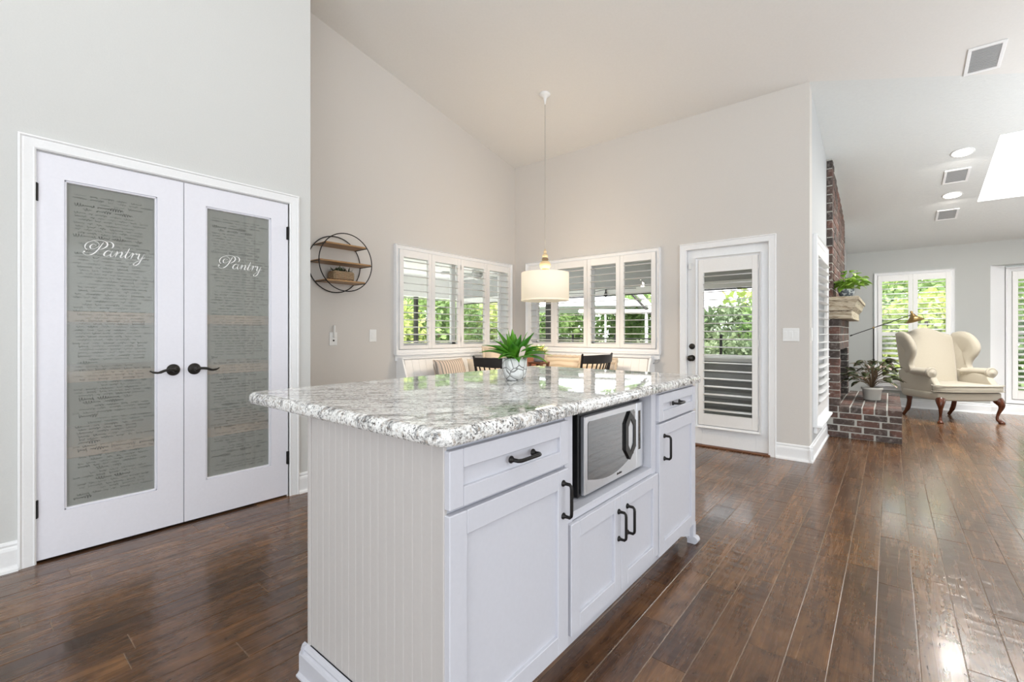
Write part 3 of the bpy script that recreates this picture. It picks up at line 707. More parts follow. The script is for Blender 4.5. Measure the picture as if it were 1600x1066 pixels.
def shaker(name, y0, y1, z0, z1, fr=.055, hand=None):
    """shaker front of a door or drawer, x from XI1 to XF"""
    mb = MB(); a = XI1 + .001
    mb.box(a, XF, y0, y0 + fr, z0, z1, .0022); mb.box(a, XF, y1 - fr, y1, z0, z1, .0022); mb.box(a, XF, y0 + fr, y1 - fr, z0, z0 + fr, .0015); mb.box(a, XF, y0 + fr, y1 - fr, z1 - fr, z1, .0015)
    mb.box(a, XF - .011, y0 + fr - .004, y1 - fr + .004, z0 + fr - .004, z1 - fr + .004)
    o = mb.obj(name, M['cab'], IS)
    if hand:
        hy, hz_, ln, vert = hand; h = MB(); s_ = .032
        def q(t, dx): return (XF + dx, hy, hz_ + t) if vert else (XF + dx, hy + t, hz_)
        H = ln / 2
        h.tube([q(-H, 0), q(-H, s_ * .8), q(-H + .006, s_ * .96), q(-H + .014, s_), q(H - .014, s_), q(H - .006, s_ * .96), q(H, s_ * .8), q(H, 0)], [.0055] * 8, 10)
        for sg in (-1, 1): h.lathe([(0, 0), (.0105, 0), (.0105, .003), (.006, .008), (.0055, .012)], q(sg * H, 0), 16, Matrix.Rotation(PI / 2, 3, 'Y'))
        h.obj('handle', M['black'], o)
    return o
shaker('drawer', .748, 1.272, .713, .856, .048, (1.027, .790, .10, False))
shaker('door', .748, 1.272, .115, .70, .06, (1.24, .605, .105, True))
shaker('door', 1.29, 1.655, .135, .505, .055, (1.63, .397, .105, True))
shaker('door', 1.658, 2.026, .135, .505, .055, (1.705, .397, .105, True))
shaker('drawer', 2.04, 2.54, .733, .857, .045, (2.245, .802, .085, False))
shaker('door', 2.04, 2.54, .115, .722, .058, (2.095, .61, .105, True))
mb = MB(); mb.box(XI1, XI1 + .006, 1.275, 1.322, .505, .864, .001); mb.box(XI1, XI1 + .006, 1.985, 2.036, .505, .864, .001); mb.box(XI1, XI1 + .006, 1.322, 1.985, .508, .535, .001); mb.obj('face_frame', M['cab'], IS)
# scalloped valance and feet
out = [(YI0, .115), (YI0, .03), (YI0 + .05, .03)]
for i in range(41):
    t = i / 40; yy = YI0 + .05 + (YI1 - YI0 - .1) * t; out.append((yy, .055 + .05 * min(1, math.sin(PI * t) * 3) - .012 * (math.cos(2 * PI * t * 3) + 1) / 2))
out += [(YI1 - .05, .03), (YI1, .03), (YI1, .115)]
mb = MB(); mb.prism(out, XI1 - .02, XI1 - .004, 0); mb.obj('valance', M['cab'], IS)
for fy in (YI1 - .018, YI0 + .018):
    mb = MB(); mb.box(XI1 - .02, XI1 + .016, fy - .018, fy + .018, .03, .115, .004); mb.tube([(XI1 + .016, fy - .022, .02), (XI1 + .016, fy + .022, .02)], .0195, 14)
    mb.prism([(XI1 - .02, .035), (XI1 - .02, .0), (XI1 + .02, .0), (XI1 + .03, .02), (XI1 + .012, .04)], fy - .019, fy + .019, 1); mb.obj('foot', M['cab'], IS)
# countertop
CX0, CX1, CY0, CY1, CZ0, CZ1 = -1.94, -.795, .715, 2.62, .868, .912
def rrect(x0, x1, y0, y1, r, n=6):
    o = []
    for cx, cy, a0 in ((x1 - r, y1 - r, 0), (x0 + r, y1 - r, 90), (x0 + r, y0 + r, 180), (x1 - r, y0 + r, 270)):
        for i in range(n + 1):
            a = math.radians(a0 + 90 * i / n); o.append((cx + r * math.cos(a), cy + r * math.sin(a)))
    return o
mb = MB(); prof = [(.014, 0), (.004, .003), (0, .010), (0, .026), (.003, .035), (.009, .041), (.018, .044)]
rings = [rrect(CX0 + i, CX1 - i, CY0 + i, CY1 - i, .045 - i * .8) for i, z in prof]; n = len(rings[0])
vs = [(p[0], p[1], CZ0 + prof[k][1]) for k, rg in enumerate(rings) for p in rg]
fs = [(k * n + i, k * n + (i + 1) % n, (k + 1) * n + (i + 1) % n, (k + 1) * n + i) for k in range(len(rings) - 1) for i in range(n)] + [tuple(range(n - 1, -1, -1)), tuple((len(rings) - 1) * n + i for i in range(n))]
mb.add(vs, fs, True); o = mb.obj('granite_countertop', M['granite'])
for pg in o.data.polygons: pg.use_smooth = len(pg.vertices) == 4
tag(o, 'polished grey and white granite countertop on the kitchen island', 'countertop')
# microwave
MW = thing('microwave', 'stainless steel microwave with black hexagonal handle in the island niche', 'microwave', (-1.05, 1.70, .54))
mb = MB(); mb.box(-1.25, -.872, 1.432, 1.962, .540, .856, .003); mb.obj('body', M['blackp'], MW)
for fy in (1.47, 1.92):
    mb = MB(); mb.lathe([(.012, 0), (.012, .006)], (-.92, fy, NZ0), 10); mb.obj('foot', M['blackp'], MW)
MX = -.852
mb = MB(); 
def rr2(y0, y1, z0, z1, r, dip=0, n=5):
    o = []
    for cy, cz, a0 in ((y1 - r, z1 - r, 0), (y0 + r, z1 - r, 90), (y0 + r, z0 + r, 180), (y1 - r, z0 + r, 270)):
        for i in range(n + 1):
            a = math.radians(a0 + 90 * i / n); o.append((cy + r * math.cos(a), cz + r * math.sin(a)))
    return o
mb.box(-.872, MX, 1.446, 1.885, .548, .838, .004); df = mb.obj('door_front', M['steel'], MW)
mb = MB(); mb.box(-.872, MX, 1.888, 1.955, .548, .838, .004); cp = mb.obj('control_panel', M['steel'], MW)
mb = MB()
bot = [(1.468 + .385 * t, .604 - .030 * math.sin(PI * t) + .020 * t * t) for t in [i / 14 for i in range(15)]]
mb.prism(bot + [(1.866, .66), (1.868, .80), (1.86, .812), (1.478, .816), (1.468, .806)], MX, MX + .0015, 0); mb.obj('window', M['mwglass'], df)
mb = MB()
hx = [(1.80, .572 + .04), (1.762, .655), (1.762, .765), (1.805, .812), (1.86, .765), (1.86, .655)]; hx[0] = (1.805, .608)
cy_, cz_ = 1.811, .71
inn = [(cy_ + (a - cy_) * .52, cz_ + (b_ - cz_) * .68) for a, b_ in hx]
vs = []; 
for (o_, d) in ((hx, 0.0), (hx, .010), (inn, .011), (inn, .004)): vs += [(MX + d, a, b_) for a, b_ in o_]
fs = [(k * 6 + i, k * 6 + (i + 1) % 6, (k + 1) * 6 + (i + 1) % 6, (k + 1) * 6 + i) for k in range(3) for i in range(6)]; mb.add(vs, fs); mb.obj('handle', M['blackp'], df)
mb = MB(); mb.prism([(a, b_) for a, b_ in inn], MX + .004, MX + .0075, 0); mb.obj('handle_inset', M['steel'], df)
mb = MB(); mb.box(MX, MX + .0012, 1.905, 1.925, .63, .80, 0); mb.obj('keypad', M['mwglass'], cp)
mb = MB(); 
for i in range(6): mb.box(MX, MX + .0008, 1.70 + i * .0075, 1.7052 + i * .0075, .566, .573 + (.002 if i % 3 == 0 else 0), 0)
mb.obj('badge', M['bronze'], df)

# ------------------------------------------------------------------ plants
def leaf_mb(mb, base_, d, L, wd, droop, n=6, cup=.25, tipy=1.0, shape='strap', roll=0):
    """curved leaf from base_ heading d (unit-ish)"""
    p = Vector(base_); d = Vector(d).normalized(); side = d.cross(Vector((0, 0, 1)))
    if side.length < .05: side = Vector((1, 0, 0))
    side.normalize(); side = Matrix.Rotation(roll, 3, d) @ side
    vs = []; st = L / n
    for i in range(n + 1):
        t = i / n
        if shape == 'strap': wv_ = wd * (.55 + .45 * math.sin(PI * min(1, t * 1.25))) * (1 if t < .6 else max(.03, 1 - ((t - .6) / .4) ** 1.6))
        elif shape == 'heart': wv_ = wd * max(.03, math.sin(PI * (t ** .62))) if 0 < t < 1 else wd * .04
        else: wv_ = wd * max(.03, math.sin(PI * (t ** .85)))
        up = side.cross(d).normalized()
        vs += [p - side * wv_ + up * wv_ * cup, p - side * wv_ * .0, p + side * wv_ + up * wv_ * cup]
        p = p + d * st; d = (d + Vector((0, 0, -droop / n))).normalized()
    fs = []
    for i in range(n):
        a = i * 3; fs += [(a, a + 1, a + 4, a + 3), (a + 1, a + 2, a + 5, a + 4)]
    mb.add(vs, fs, True)
def leafobj(name, m, parent, *a, **k):
    mb = MB(); leaf_mb(mb, *a, **k); o = link(name, mb.mesh(name, m, False), parent); md = o.modifiers.new('s', 'SOLIDIFY'); md.thickness = .0012; return o
# island plant
px, py, pz = -1.415, 1.735, CZ1
T = thing('potted_plant', 'green strappy plant in white faceted pot on the granite island', 'plant', (px, py, pz))
mb = MB(); rr = random.Random(11)
prof = [(.034, 0), (.044, .003), (.054, .020), (.060, .045), (.0615, .07), (.0605, .09), (.0605, .108), (.055, .108), (.052, .095), (0, .094)]
mb.lathe(prof, (px, py, pz), 20, smooth=True); po = mb.obj('pot', M['facet'], T)
mb = MB(); mb.lathe([(0, .090), (.052, .0955)], (px, py, pz), 16); mb.obj('soil', M['soil'], T)
for i in range(34):
    a = i * 2.4 + rr.uniform(-.3, .3); lv = i / 34; el = .35 + lv * 1.05 + rr.uniform(-.12, .12)
    d = (math.cos(a) * math.cos(el), math.sin(a) * math.cos(el), math.sin(el)); L = rr.uniform(.14, .20) * (1 - .12 * lv)
    leafobj('leaf', M['leaf'], T, (px + .012 * math.cos(a), py + .012 * math.sin(a), pz + .095), d, L, rr.uniform(.024, .031), .9 if lv < .6 else .3, 7, .35)
mb = MB(); mb.prism([(.013 * math.cos(a_ * PI / 8), .062 + .016 * math.sin(a_ * PI / 8)) for a_ in range(0, 9)] + [(-.012, .03), (-.004, 0), (.004, 0), (.012, .03)], -.0015, .0015, 1); o = mb.obj('plant_tag', M['tagp'], T, world=False); o.location = (.046, -.020, .092); o.rotation_euler = (.15, .30, .66)

# pendant lamp
PX, PY = -2.70, 3.80; PT = ceilz(PY)
T = thing('pendant_lamp', 'white drum shade pendant lamp hanging on long cord from vaulted ceiling', 'lamp', (PX, PY, 1.47))
mb = MB(); mb.lathe([(.055, .012), (.056, -.006), (.05, -.014), (.022, -.03), (.013, -.06), (.008, -.10), (0, -.105)][::-1], (PX, PY, PT), 24); mb.obj('ceiling_canopy', M['plastic'], T)
mb = MB(); mb.tube([(PX, PY, PT - .10), (PX, PY, 1.99)], .0035, 8); mb.obj('cord', plain('cord', (186, 180, 170), .4), T)
mb = MB(); mb.lathe([(0, 2.0), (.008, 1.995), (.014, 1.975), (.018, 1.965), (.009, 1.955), (.022, 1.945), (.030, 1.925), (.024, 1.905)], (PX, PY, 0), 20); mb.obj('finial_bead', M['cream'], T)
mb = MB(); mb.lathe([(.024, 1.905), (.034, 1.897), (.034, 1.888), (.024, 1.88)], (PX, PY, 0), 20); mb.obj('finial_bead', M['dkbead'], T)
mb = MB(); mb.lathe([(.024, 1.88), (.046, 1.865), (.058, 1.84), (.056, 1.82), (.044, 1.80), (.034, 1.79)], (PX, PY, 0), 24); mb.obj('finial_bead', M['cream'], T)
mb = MB(); mb.lathe([(.034, 1.79), (.046, 1.785), (.046, 1.777), (.034, 1.772), (.04, 1.75), (.036, 1.735)], (PX, PY, 0), 24); mb.obj('finial_bead', M['cream'], T)
SR = .242
mb = MB(); mb.lathe([(SR, 1.475), (SR, 1.752), (SR - .004, 1.755), (SR - .006, 1.75), (SR - .006, 1.478)], (PX, PY, 0), 64); sh = mb.obj('drum_shade', M['shade'], T)
mb = MB(); mb.lathe([(SR + .0008, 1.47), (SR + .0015, 1.482), (SR - .008, 1.482), (SR - .008, 1.47), (SR + .0008, 1.47)], (PX, PY, 0), 64); mb.obj('shade_hem', M['shade'], T)
mb = MB(); mb.lathe([(0, 1.484), (SR - .01, 1.484), (SR - .01, 1.488), (0, 1.488)], (PX, PY, 0), 48); mb.obj('diffuser', M['shadebot'], T)
mb = MB(); mb.lathe([(0, 1.462), (.012, 1.466), (.012, 1.484)], (PX, PY, 0), 16); mb.obj('diffuser_knob', M['steel'], T)
lt = bpy.data.lights.new('pendant_bulb', 'POINT'); lt.energy = 14; lt.color = (1, .85, .68); lt.shadow_soft_size = .09; lo = bpy.data.objects.new('pendant_bulb', lt); COL.objects.link(lo); lo.location = (PX, PY, 1.80)
lt2 = bpy.data.lights.new('pendant_down', 'AREA'); lt2.shape = 'DISK'; lt2.size = .4; lt2.energy = 9; lt2.color = (1, .82, .62); lo2 = bpy.data.objects.new('pendant_down', lt2); COL.objects.link(lo2); lo2.location = (PX, PY, 1.46)

# round wall shelf
SY, SZ, RR = 2.185, 1.765, .254
T = thing('wall_shelf', 'round black wire wall shelf with three wooden boards beside the pantry', 'shelf', (XW, SY, SZ - RR))
for xx in (XW + .012, XW + .205):
    mb = MB(); n = 64; vs = [];
    for i in range(n):
        a = 2 * PI * i / n
        for k in range(8):
            b_ = 2 * PI * k / 8; r_ = RR + .0045 * math.cos(b_); vs.append((xx + .0045 * math.sin(b_), SY + r_ * math.cos(a), SZ + r_ * math.sin(a)))
    mb.add(vs, [(i * 8 + k, i * 8 + (k + 1) % 8, ((i + 1) % n) * 8 + (k + 1) % 8, ((i + 1) % n) * 8 + k) for i in range(n) for k in range(8)], True); mb.obj('ring', M['black'], T)
for dz in (.155, 0, -.165):
    hw = math.sqrt(RR ** 2 - dz ** 2) - .003
    mb = MB(); mb.box(XW + .01, XW + .207, SY - hw + .006, SY + hw - .006, SZ + dz - .007, SZ + dz + .007, .002); mb.obj('shelf_board', M['shelfwood'], T)
    mb = MB()
    for sg in (-1, 1): mb.tube([(XW + .012, SY + sg * hw, SZ + dz - .008), (XW + .205, SY + sg * hw, SZ + dz - .008)], .004, 6)
    mb.obj('crossbar', M['black'], T)
bz = SZ - .165 + .0075
T = thing('woven_planter', 'small woven basket of dark greenery on the lowest round shelf board', 'planter', (XW + .11, SY + .02, bz))
mb = MB(); mb.box(XW + .05, XW + .17, SY - .095, SY + .105, bz, bz + .085, .014); o = mb.obj('basket', M['weave'], T)
rr = random.Random(5); mb = MB()
for i in range(60):
    a = rr.random() * 6.28; el = rr.uniform(.2, 1.4); bs = (XW + .11 + rr.uniform(-.04, .04), SY + rr.uniform(-.08, .09), bz + .083)
    leaf_mb(mb, bs, (math.cos(a) * math.cos(el), math.sin(a) * math.cos(el), math.sin(el)), rr.uniform(.03, .06), .006, .6, 3)
o = mb.obj('foliage', leafmat('dark_sprig', (44, 58, 38), (88, 104, 66), 20), T); o['kind'] = 'stuff'

# wall plates
def plate(name, label, cat, axis, c, out, a0, a1, z0, z1, rockers, group=None):
    t = thing(name, label, cat, (c, (a0 + a1) / 2, z0) if axis == 'x' else ((a0 + a1) / 2, c, z0), group=group)
    def bx(p, q, d0, d1, r, s_, b_):
        mb = MB()
        if axis == 'x': mb.box(c + out * d0, c + out * d1, p, q, r, s_, b_)
        else: mb.box(p, q, c + out * d0, c + out * d1, r, s_, b_)
        return mb
    bx(a0, a1, .0005, .006, z0, z1, .002).obj('cover_plate', M['plastic'], t); n = rockers
    for i in range(n):
        cc = a0 + (a1 - a0) * (i + .5) / n; hw = min(.0165, (a1 - a0) / n * .33); mz = (z0 + z1) / 2
        bx(cc - hw, cc + hw, .005, .0085, mz - .033, mz + .033, .001).obj('rocker', M['plastic'], t)
    return t
plate('light_switch', 'white single rocker switch on the wall left of window', 'switch', 'x', XW, 1, 2.547, 2.625, 1.058, 1.177, 1)
tp = plate('wall_timer', 'white wall plate with an upright plug in it below round shelf', 'switch', 'x', XW, 1, 2.135, 2.21, 1.03, 1.15, 1)
mb = MB(); mb.box(XW + .006, XW + .03, 2.165, 2.182, 1.10, 1.215, .006); mb.obj('plug_stem', M['plastic'], tp); mb = MB(); mb.lathe([(0, 0), (.008, 0), (.008, .004), (0, .005)], (XW + .0085, 2.172, 1.075), 10, Matrix.Rotation(PI / 2, 3, 'Y')); mb.obj('socket', M['bronze'], tp)
plate('light_switch', 'white triple rocker switch plate right of the exterior door', 'switch', 'y', YB, -1, -.752, -.622, 1.068, 1.187, 3)
plate('light_switch', 'white switch on narrow side wall next to the shutters', 'switch', 'x', XS, 1, 4.87, 4.95, 1.07, 1.19, 1)

# ------------------------------------------------------------------ dining corner
BN = thing('banquette', 'white beadboard corner bench with high back under the shutters', 'bench', (-3.5, 4.2, 0))
mb = MB(); mb.box(XW + .002, -3.40, 2.86, YB - .002, 0, .42, .003); mb.box(-3.40, -1.96, 4.28, YB - .002, 0, .42, .003); mb.obj('bench_base', M['trim'], BN)
mb = MB(); mb.prism([(XW + .002, .42), (XW + .20, .42), (XW + .075, .875), (XW + .002, .875)], 2.88, YB - .002, 1); mb.obj('bench_back', M['shut'], BN)
mb = MB(); mb.prism([(YB - .002, .42), (YB - .20, .42), (YB - .075, .875), (YB - .002, .875)], -3.70, -1.975, 0); mb.obj('bench_back', M['shut'], BN)
for i in range(20):
    mb = MB(); yy = 2.90 + i * .09; dx = .006
    mb.prism([(XW + .20, .425), (XW + .20 + dx, .425), (XW + .079 + dx, .868), (XW + .079, .868)], yy + .0008, yy + .0892, 1); mb.obj('beadboard', M['shut'], BN)
for i in range(18):
    mb = MB(); xx = -3.66 + i * .0925
    mb.prism([(YB - .20, .425), (YB - .206, .425), (YB - .085, .868), (YB - .079, .868)], xx + .0008, xx + .0917, 0); mb.obj('beadboard', M['shut'], BN)
mb = MB(); mb.box(XW + .002, XW + .10, 2.86, YB - .10, .872, .895, .005); mb.box(XW + .002, -1.955, YB - .10, YB - .002, .872, .895, .005); mb.obj('cap_rail', M['trim'], BN)
mb = MB(); mb.prism([(XW + .002, 0), (XW + .5, 0), (XW + .5, .5), (XW + .24, .5), (XW + .10, .874), (XW + .002, .874)], 2.86, 2.88, 1); mb.prism([(YB - .002, 0), (YB - .51, 0), (YB - .51, .5), (YB - .24, .5), (YB - .10, .874), (YB - .002, .874)], -1.975, -1.955, 0); mb.obj('end_panel', M['trim'], BN)
mb = MB(); mb.box(XW + .21, -3.41, 2.89, YB - .22, .422, .50, .02); o = mb.obj('bench_cushion', M['cushion']); tag(o, 'beige seat cushion along the left side of corner bench', 'cushion', 'bench seat cushions')
mb = MB(); mb.box(-3.39, -1.98, 4.29, YB - .215, .422, .50, .02); o = mb.obj('bench_cushion', M['cushion']); tag(o, 'beige seat cushion along the back side of corner bench', 'cushion', 'bench seat cushions')
def pillow(name, label, loc, rot, w_, h_, th, m, ruff=0, scale_noise=0):
    n = 14; mb = MB(); vs = []; rr = random.Random(int(w_ * 1000) + int(loc[1] * 100))
    for sg in (1, -1):
        for i in range(n + 1):
            for j in range(n + 1):
                u, v = i / n * 2 - 1, j / n * 2 - 1
                pin = 1 - .07 * (1 - abs(u) ** 2) * abs(v) ** 4 - 0; pin2 = 1 - .07 * (1 - v * v) * abs(u) ** 4
                hgt = th / 2 * ((1 - u ** 4) * (1 - v ** 4)) ** .5
                vs.append((u * w_ / 2 * pin2, -sg * hgt, v * h_ / 2 * pin + h_ / 2))
    N1 = (n + 1) ** 2; fs = []
    for s_ in (0, 1):
        for i in range(n):
            for j in range(n):
                a = s_ * N1 + i * (n + 1) + j; f = (a, a + n + 1, a + n + 2, a + 1); fs.append(f if s_ == 0 else f[::-1])
    mb.add(vs, fs, True)
    o = mb.obj(name, m); o.location = loc; o.rotation_euler = rot
    tag(o, label, 'pillow')
    if ruff:
        rb = MB(); k = 90; vs = []
        for i in range(k):
            t = i / k * 4; s_ = int(t); f = t - s_; e = [(-1 + 2 * f, 1), (1, 1 - 2 * f), (1 - 2 * f, -1), (-1, -1 + 2 * f)][s_]
            wv_ = .009 * math.sin(i * 2.1)
            vs.append((e[0] * w_ / 2 * .97, 0, e[1] * h_ / 2 * .97 + h_ / 2)); vs.append((e[0] * (w_ / 2 + ruff), wv_, e[1] * (h_ / 2 + ruff) + h_ / 2 + wv_ * .6))
        rb.add(vs, [(2 * i, 2 * i + 1, (2 * i + 3) % (2 * k), (2 * i + 2) % (2 * k)) for i in range(k)], True); q = rb.obj('ruffle', M['tan'], o, world=False); md = q.modifiers.new('s', 'SOLIDIFY'); md.thickness = .004
    return o
pillow('throw_pillow', 'grey and peach striped pillow leaning on left bench back', (-3.52, 3.33, .50), (-.28, 0, PI / 2 + .1), .46, .385, .14, M['stripe'])
pillow('throw_pillow', 'tan pillow with ruffled edge in the left bench corner', (-3.47, 4.08, .545), (-.25, 0, PI / 2 - .2), .46, .43, .14, M['tan'], .03)
pillow('throw_pillow', 'plain beige pillow behind the left black chair', (-3.40, 3.74, .50), (-.3, 0, PI / 2 - .1), .48, .38, .15, M['tan'])
pillow('throw_pillow', 'rust brown pillow in the bench corner behind green plant', (-3.40, 4.48, .50), (-.2, 0, PI / 4), .40, .42, .12, M['rust'])
pillow('throw_pillow', 'tan striped ruffled pillow behind the grey succulent pot', (-2.98, 4.47, .50), (-.22, 0, .04), .46, .37, .13, M['stripeh'], .025)
pillow('throw_pillow', 'tan striped ruffled pillow left of the right black chair', (-2.52, 4.47, .50), (-.22, 0, -.05), .46, .36, .13, M['stripeh'], .025)
# table
TB = thing('dining_table', 'round wooden pedestal dining table in the corner nook', 'table', (-2.7, 3.78, 0))
mb = MB(); mb.lathe([(0, .715), (.56, .715), (.575, .722), (.58, .735), (.575, .748), (.56, .752), (0, .752)], (-2.7, 3.78, 0), 48); mb.obj('tabletop', M['tablewood'], TB)
mb = MB(); mb.lathe([(0, 0), (.28, 0), (.28, .03), (.12, .06), (.06, .12), (.05, .3), (.085, .4), (.06, .55), (.09, .66), (.2, .715)], (-2.7, 3.78, 0), 32); mb.obj('pedestal', M['trim'], TB)
# riser + succulent
T = thing('wooden_riser', 'small dark wooden riser on the dining table under grey pot', 'stand', (-2.72, 3.72, .752))
mb = MB(); mb.box(-2.80, -2.64, 3.64, 3.80, .835, .856, .004); mb.obj('riser_top', M['riser'], T)
for sx in (-1, 1):
    for sy in (-1, 1):
        mb = MB(); cx, cy = -2.72 + sx * .065, 3.72 + sy * .065; mb.lathe([(.010, .752), (.016, .775), (.012, .80), (.018, .835)], (cx, cy, 0), 10); mb.obj('leg', M['riser'], T)
T = thing('succulent_pot', 'pale yellow green succulent in small grey pot on the riser', 'plant', (-2.72, 3.72, .856))
mb = MB(); mb.lathe([(.042, 0), (.052, .01), (.058, .06), (.056, .10), (.05, .10), (.048, .09), (0, .09)], (-2.72, 3.72, .856), 24); mb.obj('pot', M['greypot'], T)
rr = random.Random(9)
for i in range(46):
    a = i * 2.4; el = rr.uniform(.15, 1.3); rb_ = rr.uniform(0, .05); c_, s_ = math.cos(a), math.sin(a)
    leafobj('leaf', M['succ'], T, (-2.72 + rb_ * c_, 3.72 + rb_ * s_, .945), (c_ * math.cos(el), s_ * math.cos(el), math.sin(el)), rr.uniform(.07, .105), .017, .5, 4, .3)
# windsor chairs
def chair(label, loc, rz):
    t = thing('dining_chair', label, 'chair', loc, rz, 'black spindle back chairs at the dining table')
    m = M['blackwood']
    def ob(name, mb): return link(name, mb.mesh(name, m), t, False)
    mb = MB(); o = [(.21 * math.cos(a) * (1 + .08 * math.cos(2 * a)), .20 * math.sin(a)) for a in [2 * PI * i / 28 for i in range(28)]]
    mb.prism(o, .43, .455, 2); bevel(ob('seat', mb), .006)
    for sx in (-1, 1):
        for sy in (-1, 1):
            mb = MB(); mb.tube([(sx * .13, sy * .12, .435), (sx * .17, sy * .155, .22), (sx * .2, sy * .185, 0)], [.014, .019, .011], 10); ob('leg', mb)
    mb = MB(); mb.tube([(-.17, .15, .2), (.17, .15, .2)], .009, 8); ob('stretcher', mb); mb = MB(); mb.tube([(-.17, -.15, .2), (.17, -.15, .2)], .009, 8); ob('stretcher', mb)
    # back toward +y; facing -y
    top = [(-.215 + .43 * i / 12, .205 + .045 * (1 - (2 * i / 12 - 1) ** 2) + .045) for i in range(13)]
    mb = MB(); vs = []
    for i, (x_, y_) in enumerate(top):
        e = abs(2 * i / 12 - 1); zt = .945 - .004 * e; zb = .862 + .006 * e
        vs += [(x_, y_, zb), (x_, y_ + .02, zb), (x_, y_ + .028, zt), (x_, y_ + .008, zt)]
    fs = [(i * 4 + k, i * 4 + (k + 1) % 4, i * 4 + 4 + (k + 1) % 4, i * 4 + 4 + k) for i in range(12) for k in range(4)] + [(0, 3, 2, 1), (48, 49, 50, 51)]
    mb.add(vs, fs); bevel(ob('crest_rail', mb), .006)
    for i in range(7):
        f = (i + .5) / 7; x_ = -.185 + .37 * f; e = 2 * f - 1; mb = MB(); mb.tube([(x_ * .75, .17 - .03 * e * e, .45), (x_, .25 + .045 * (1 - e * e) + .01, .868)], .0065, 6); ob('spindle', mb)
    for sg in (-1, 1):
        mb = MB(); mb.tube([(sg * .17, .14, .45), (sg * .205, .235, .80), (sg * .218, .262, .945), (sg * .222, .268, .955)], [.013, .012, .010, .008], 8); ob('back_post', mb)
    return t
def facing(x, y, tx, ty): return math.atan2(tx - x, -(ty - y))
chair('black spindle back chair behind the island, left of the faceted pot', (-2.50, 3.02, 0), facing(-2.5, 3.02, -2.7, 3.8))
chair('black spindle back chair behind the island, right below the shutters', (-2.33, 3.78, 0), facing(-2.33, 3.78, -3.32, 3.92))

# ------------------------------------------------------------------ ceiling fixtures
SL = math.atan(.205)
def cloc(x, y): return (x, y, ceilz(y))
for i, (y, nm) in enumerate(((5.12, 'nearest the kitchen'), (7.08, 'between the two recessed lights'), (8.14, 'nearest the far wall'))):
    t = thing('ceiling_vent', 'square ceiling vent with grey grille, %s' % nm, 'vent', cloc(.572, y), group='ceiling vents'); t.rotation_euler = (-SL, 0, 0)
    mb = MB()
    for a in ((-.105, .105, -.165, -.14), (-.105, .105, .14, .165), (-.105, -.082, -.14, .14), (.082, .105, -.14, .14)): mb.box(a[0], a[1], a[2], a[3], -.01, -.0005, .002)
    link('vent_frame', mb.mesh('f', M['trim']), t, False)
    mb = MB(); mb.box(-.082, .082, -.14, .14, -.003, -.0008); link('vent_backing', mb.mesh('b', M['grey']), t, False)
    sl = MB(); sl.box(-.082, .082, -.0065, .0065, -.007, -.004); me = sl.mesh('slat', M['grey'])
    for k in range(14):
        o = link('slat', me, t, False); o.location = (0, -.13 + k * .02, 0)
for (y, nm) in ((6.57, 'nearer recessed ceiling light beside the skylight'), (7.57, 'farther recessed ceiling light beside the skylight')):
    t = thing('recessed_light', 'glowing round ' + nm, 'light', cloc(.578, y), group='recessed ceiling lights'); t.rotation_euler = (-SL, 0, 0)
    mb = MB(); mb.lathe([(.078, -.001), (.094, -.001), (.094, -.004), (.080, -.008), (.078, -.003)], (0, 0, 0), 32); link('trim_ring', mb.mesh('r', M['plastic']), t, False)
    mb = MB(); mb.lathe([(0, -.006), (.079, -.006), (.079, -.001), (0, -.001)], (0, 0, 0), 32); link('lens', mb.mesh('l', M['canlight']), t, False)
    area('recessed_lamp', (.578, y, ceilz(y) - .03), (0, 0, 0), .13, 9, (1, .96, .9), 'DISK')

# ------------------------------------------------------------------ fireplace
FP = thing('fireplace', 'old brick fireplace with raised hearth and chimney breast', 'fireplace', (-.3, 6.9, 0))
mb = MB(); HX1, HY0, HY1, HH = .10, 6.17, 7.99, .338
g = .006
mb.box(XS + .001, HX1 - g, HY0 + g, HY1 - g, 0, HH - g); mb.obj('hearth_core', M['mortar'], FP)
XL, YL1 = -.423, 7.62
mb = MB(); 
OY0, OY1, OZ1 = 6.31, 7.48, .95
mb.box(XS + .001, XL - g, HY0 + g, OY0 + g, HH - g, 1.36); mb.box(XS + .001, XL - g, OY1 - g, YL1 - g, HH - g, 1.36); mb.box(XS + .001, XL - g, OY0, OY1, OZ1 + g, 1.36); mb.box(XS + .001, XS + .02, OY0, OY1, HH - g, OZ1 + g)
XU = -.487
vs = [(XS + .001, HY0 + g, 1.5), (XU - g, HY0 + g, 1.5), (XU - g, 7.96, 1.5), (XS + .001, 7.96, 1.5)] + [(XS + .001, HY0 + g, ceilz(HY0)), (XU - g, HY0 + g, ceilz(HY0)), (XU - g, 7.96, ceilz(7.96)), (XS + .001, 7.96, ceilz(7.96))]
mb.add(vs, [(0, 1, 2, 3), (4, 5, 6, 7), (0, 1, 5, 4), (1, 2, 6, 5), (2, 3, 7, 6), (3, 0, 4, 7)])
mb.obj('chimney_core', M['mortar'], FP)
mb = MB(); mb.box(XS + .001, XS + .021, OY0, OY1, HH - g, OZ1 + g); mb.box(XS + .02, XL - .05, OY0, OY1, HH - g + .001, HH - g + .004); mb.obj('firebox', M['firebox_dark'], FP)
bricks = []; rr = random.Random(21)
def brick(x0, x1, y0, y1, z0, z1, dark=0):
    j = lambda: rr.uniform(-.0025, .0025)
    bricks.append((x0, x1, y0, y1, z0, z1, rr.random() * (1 - dark)))
J = .012
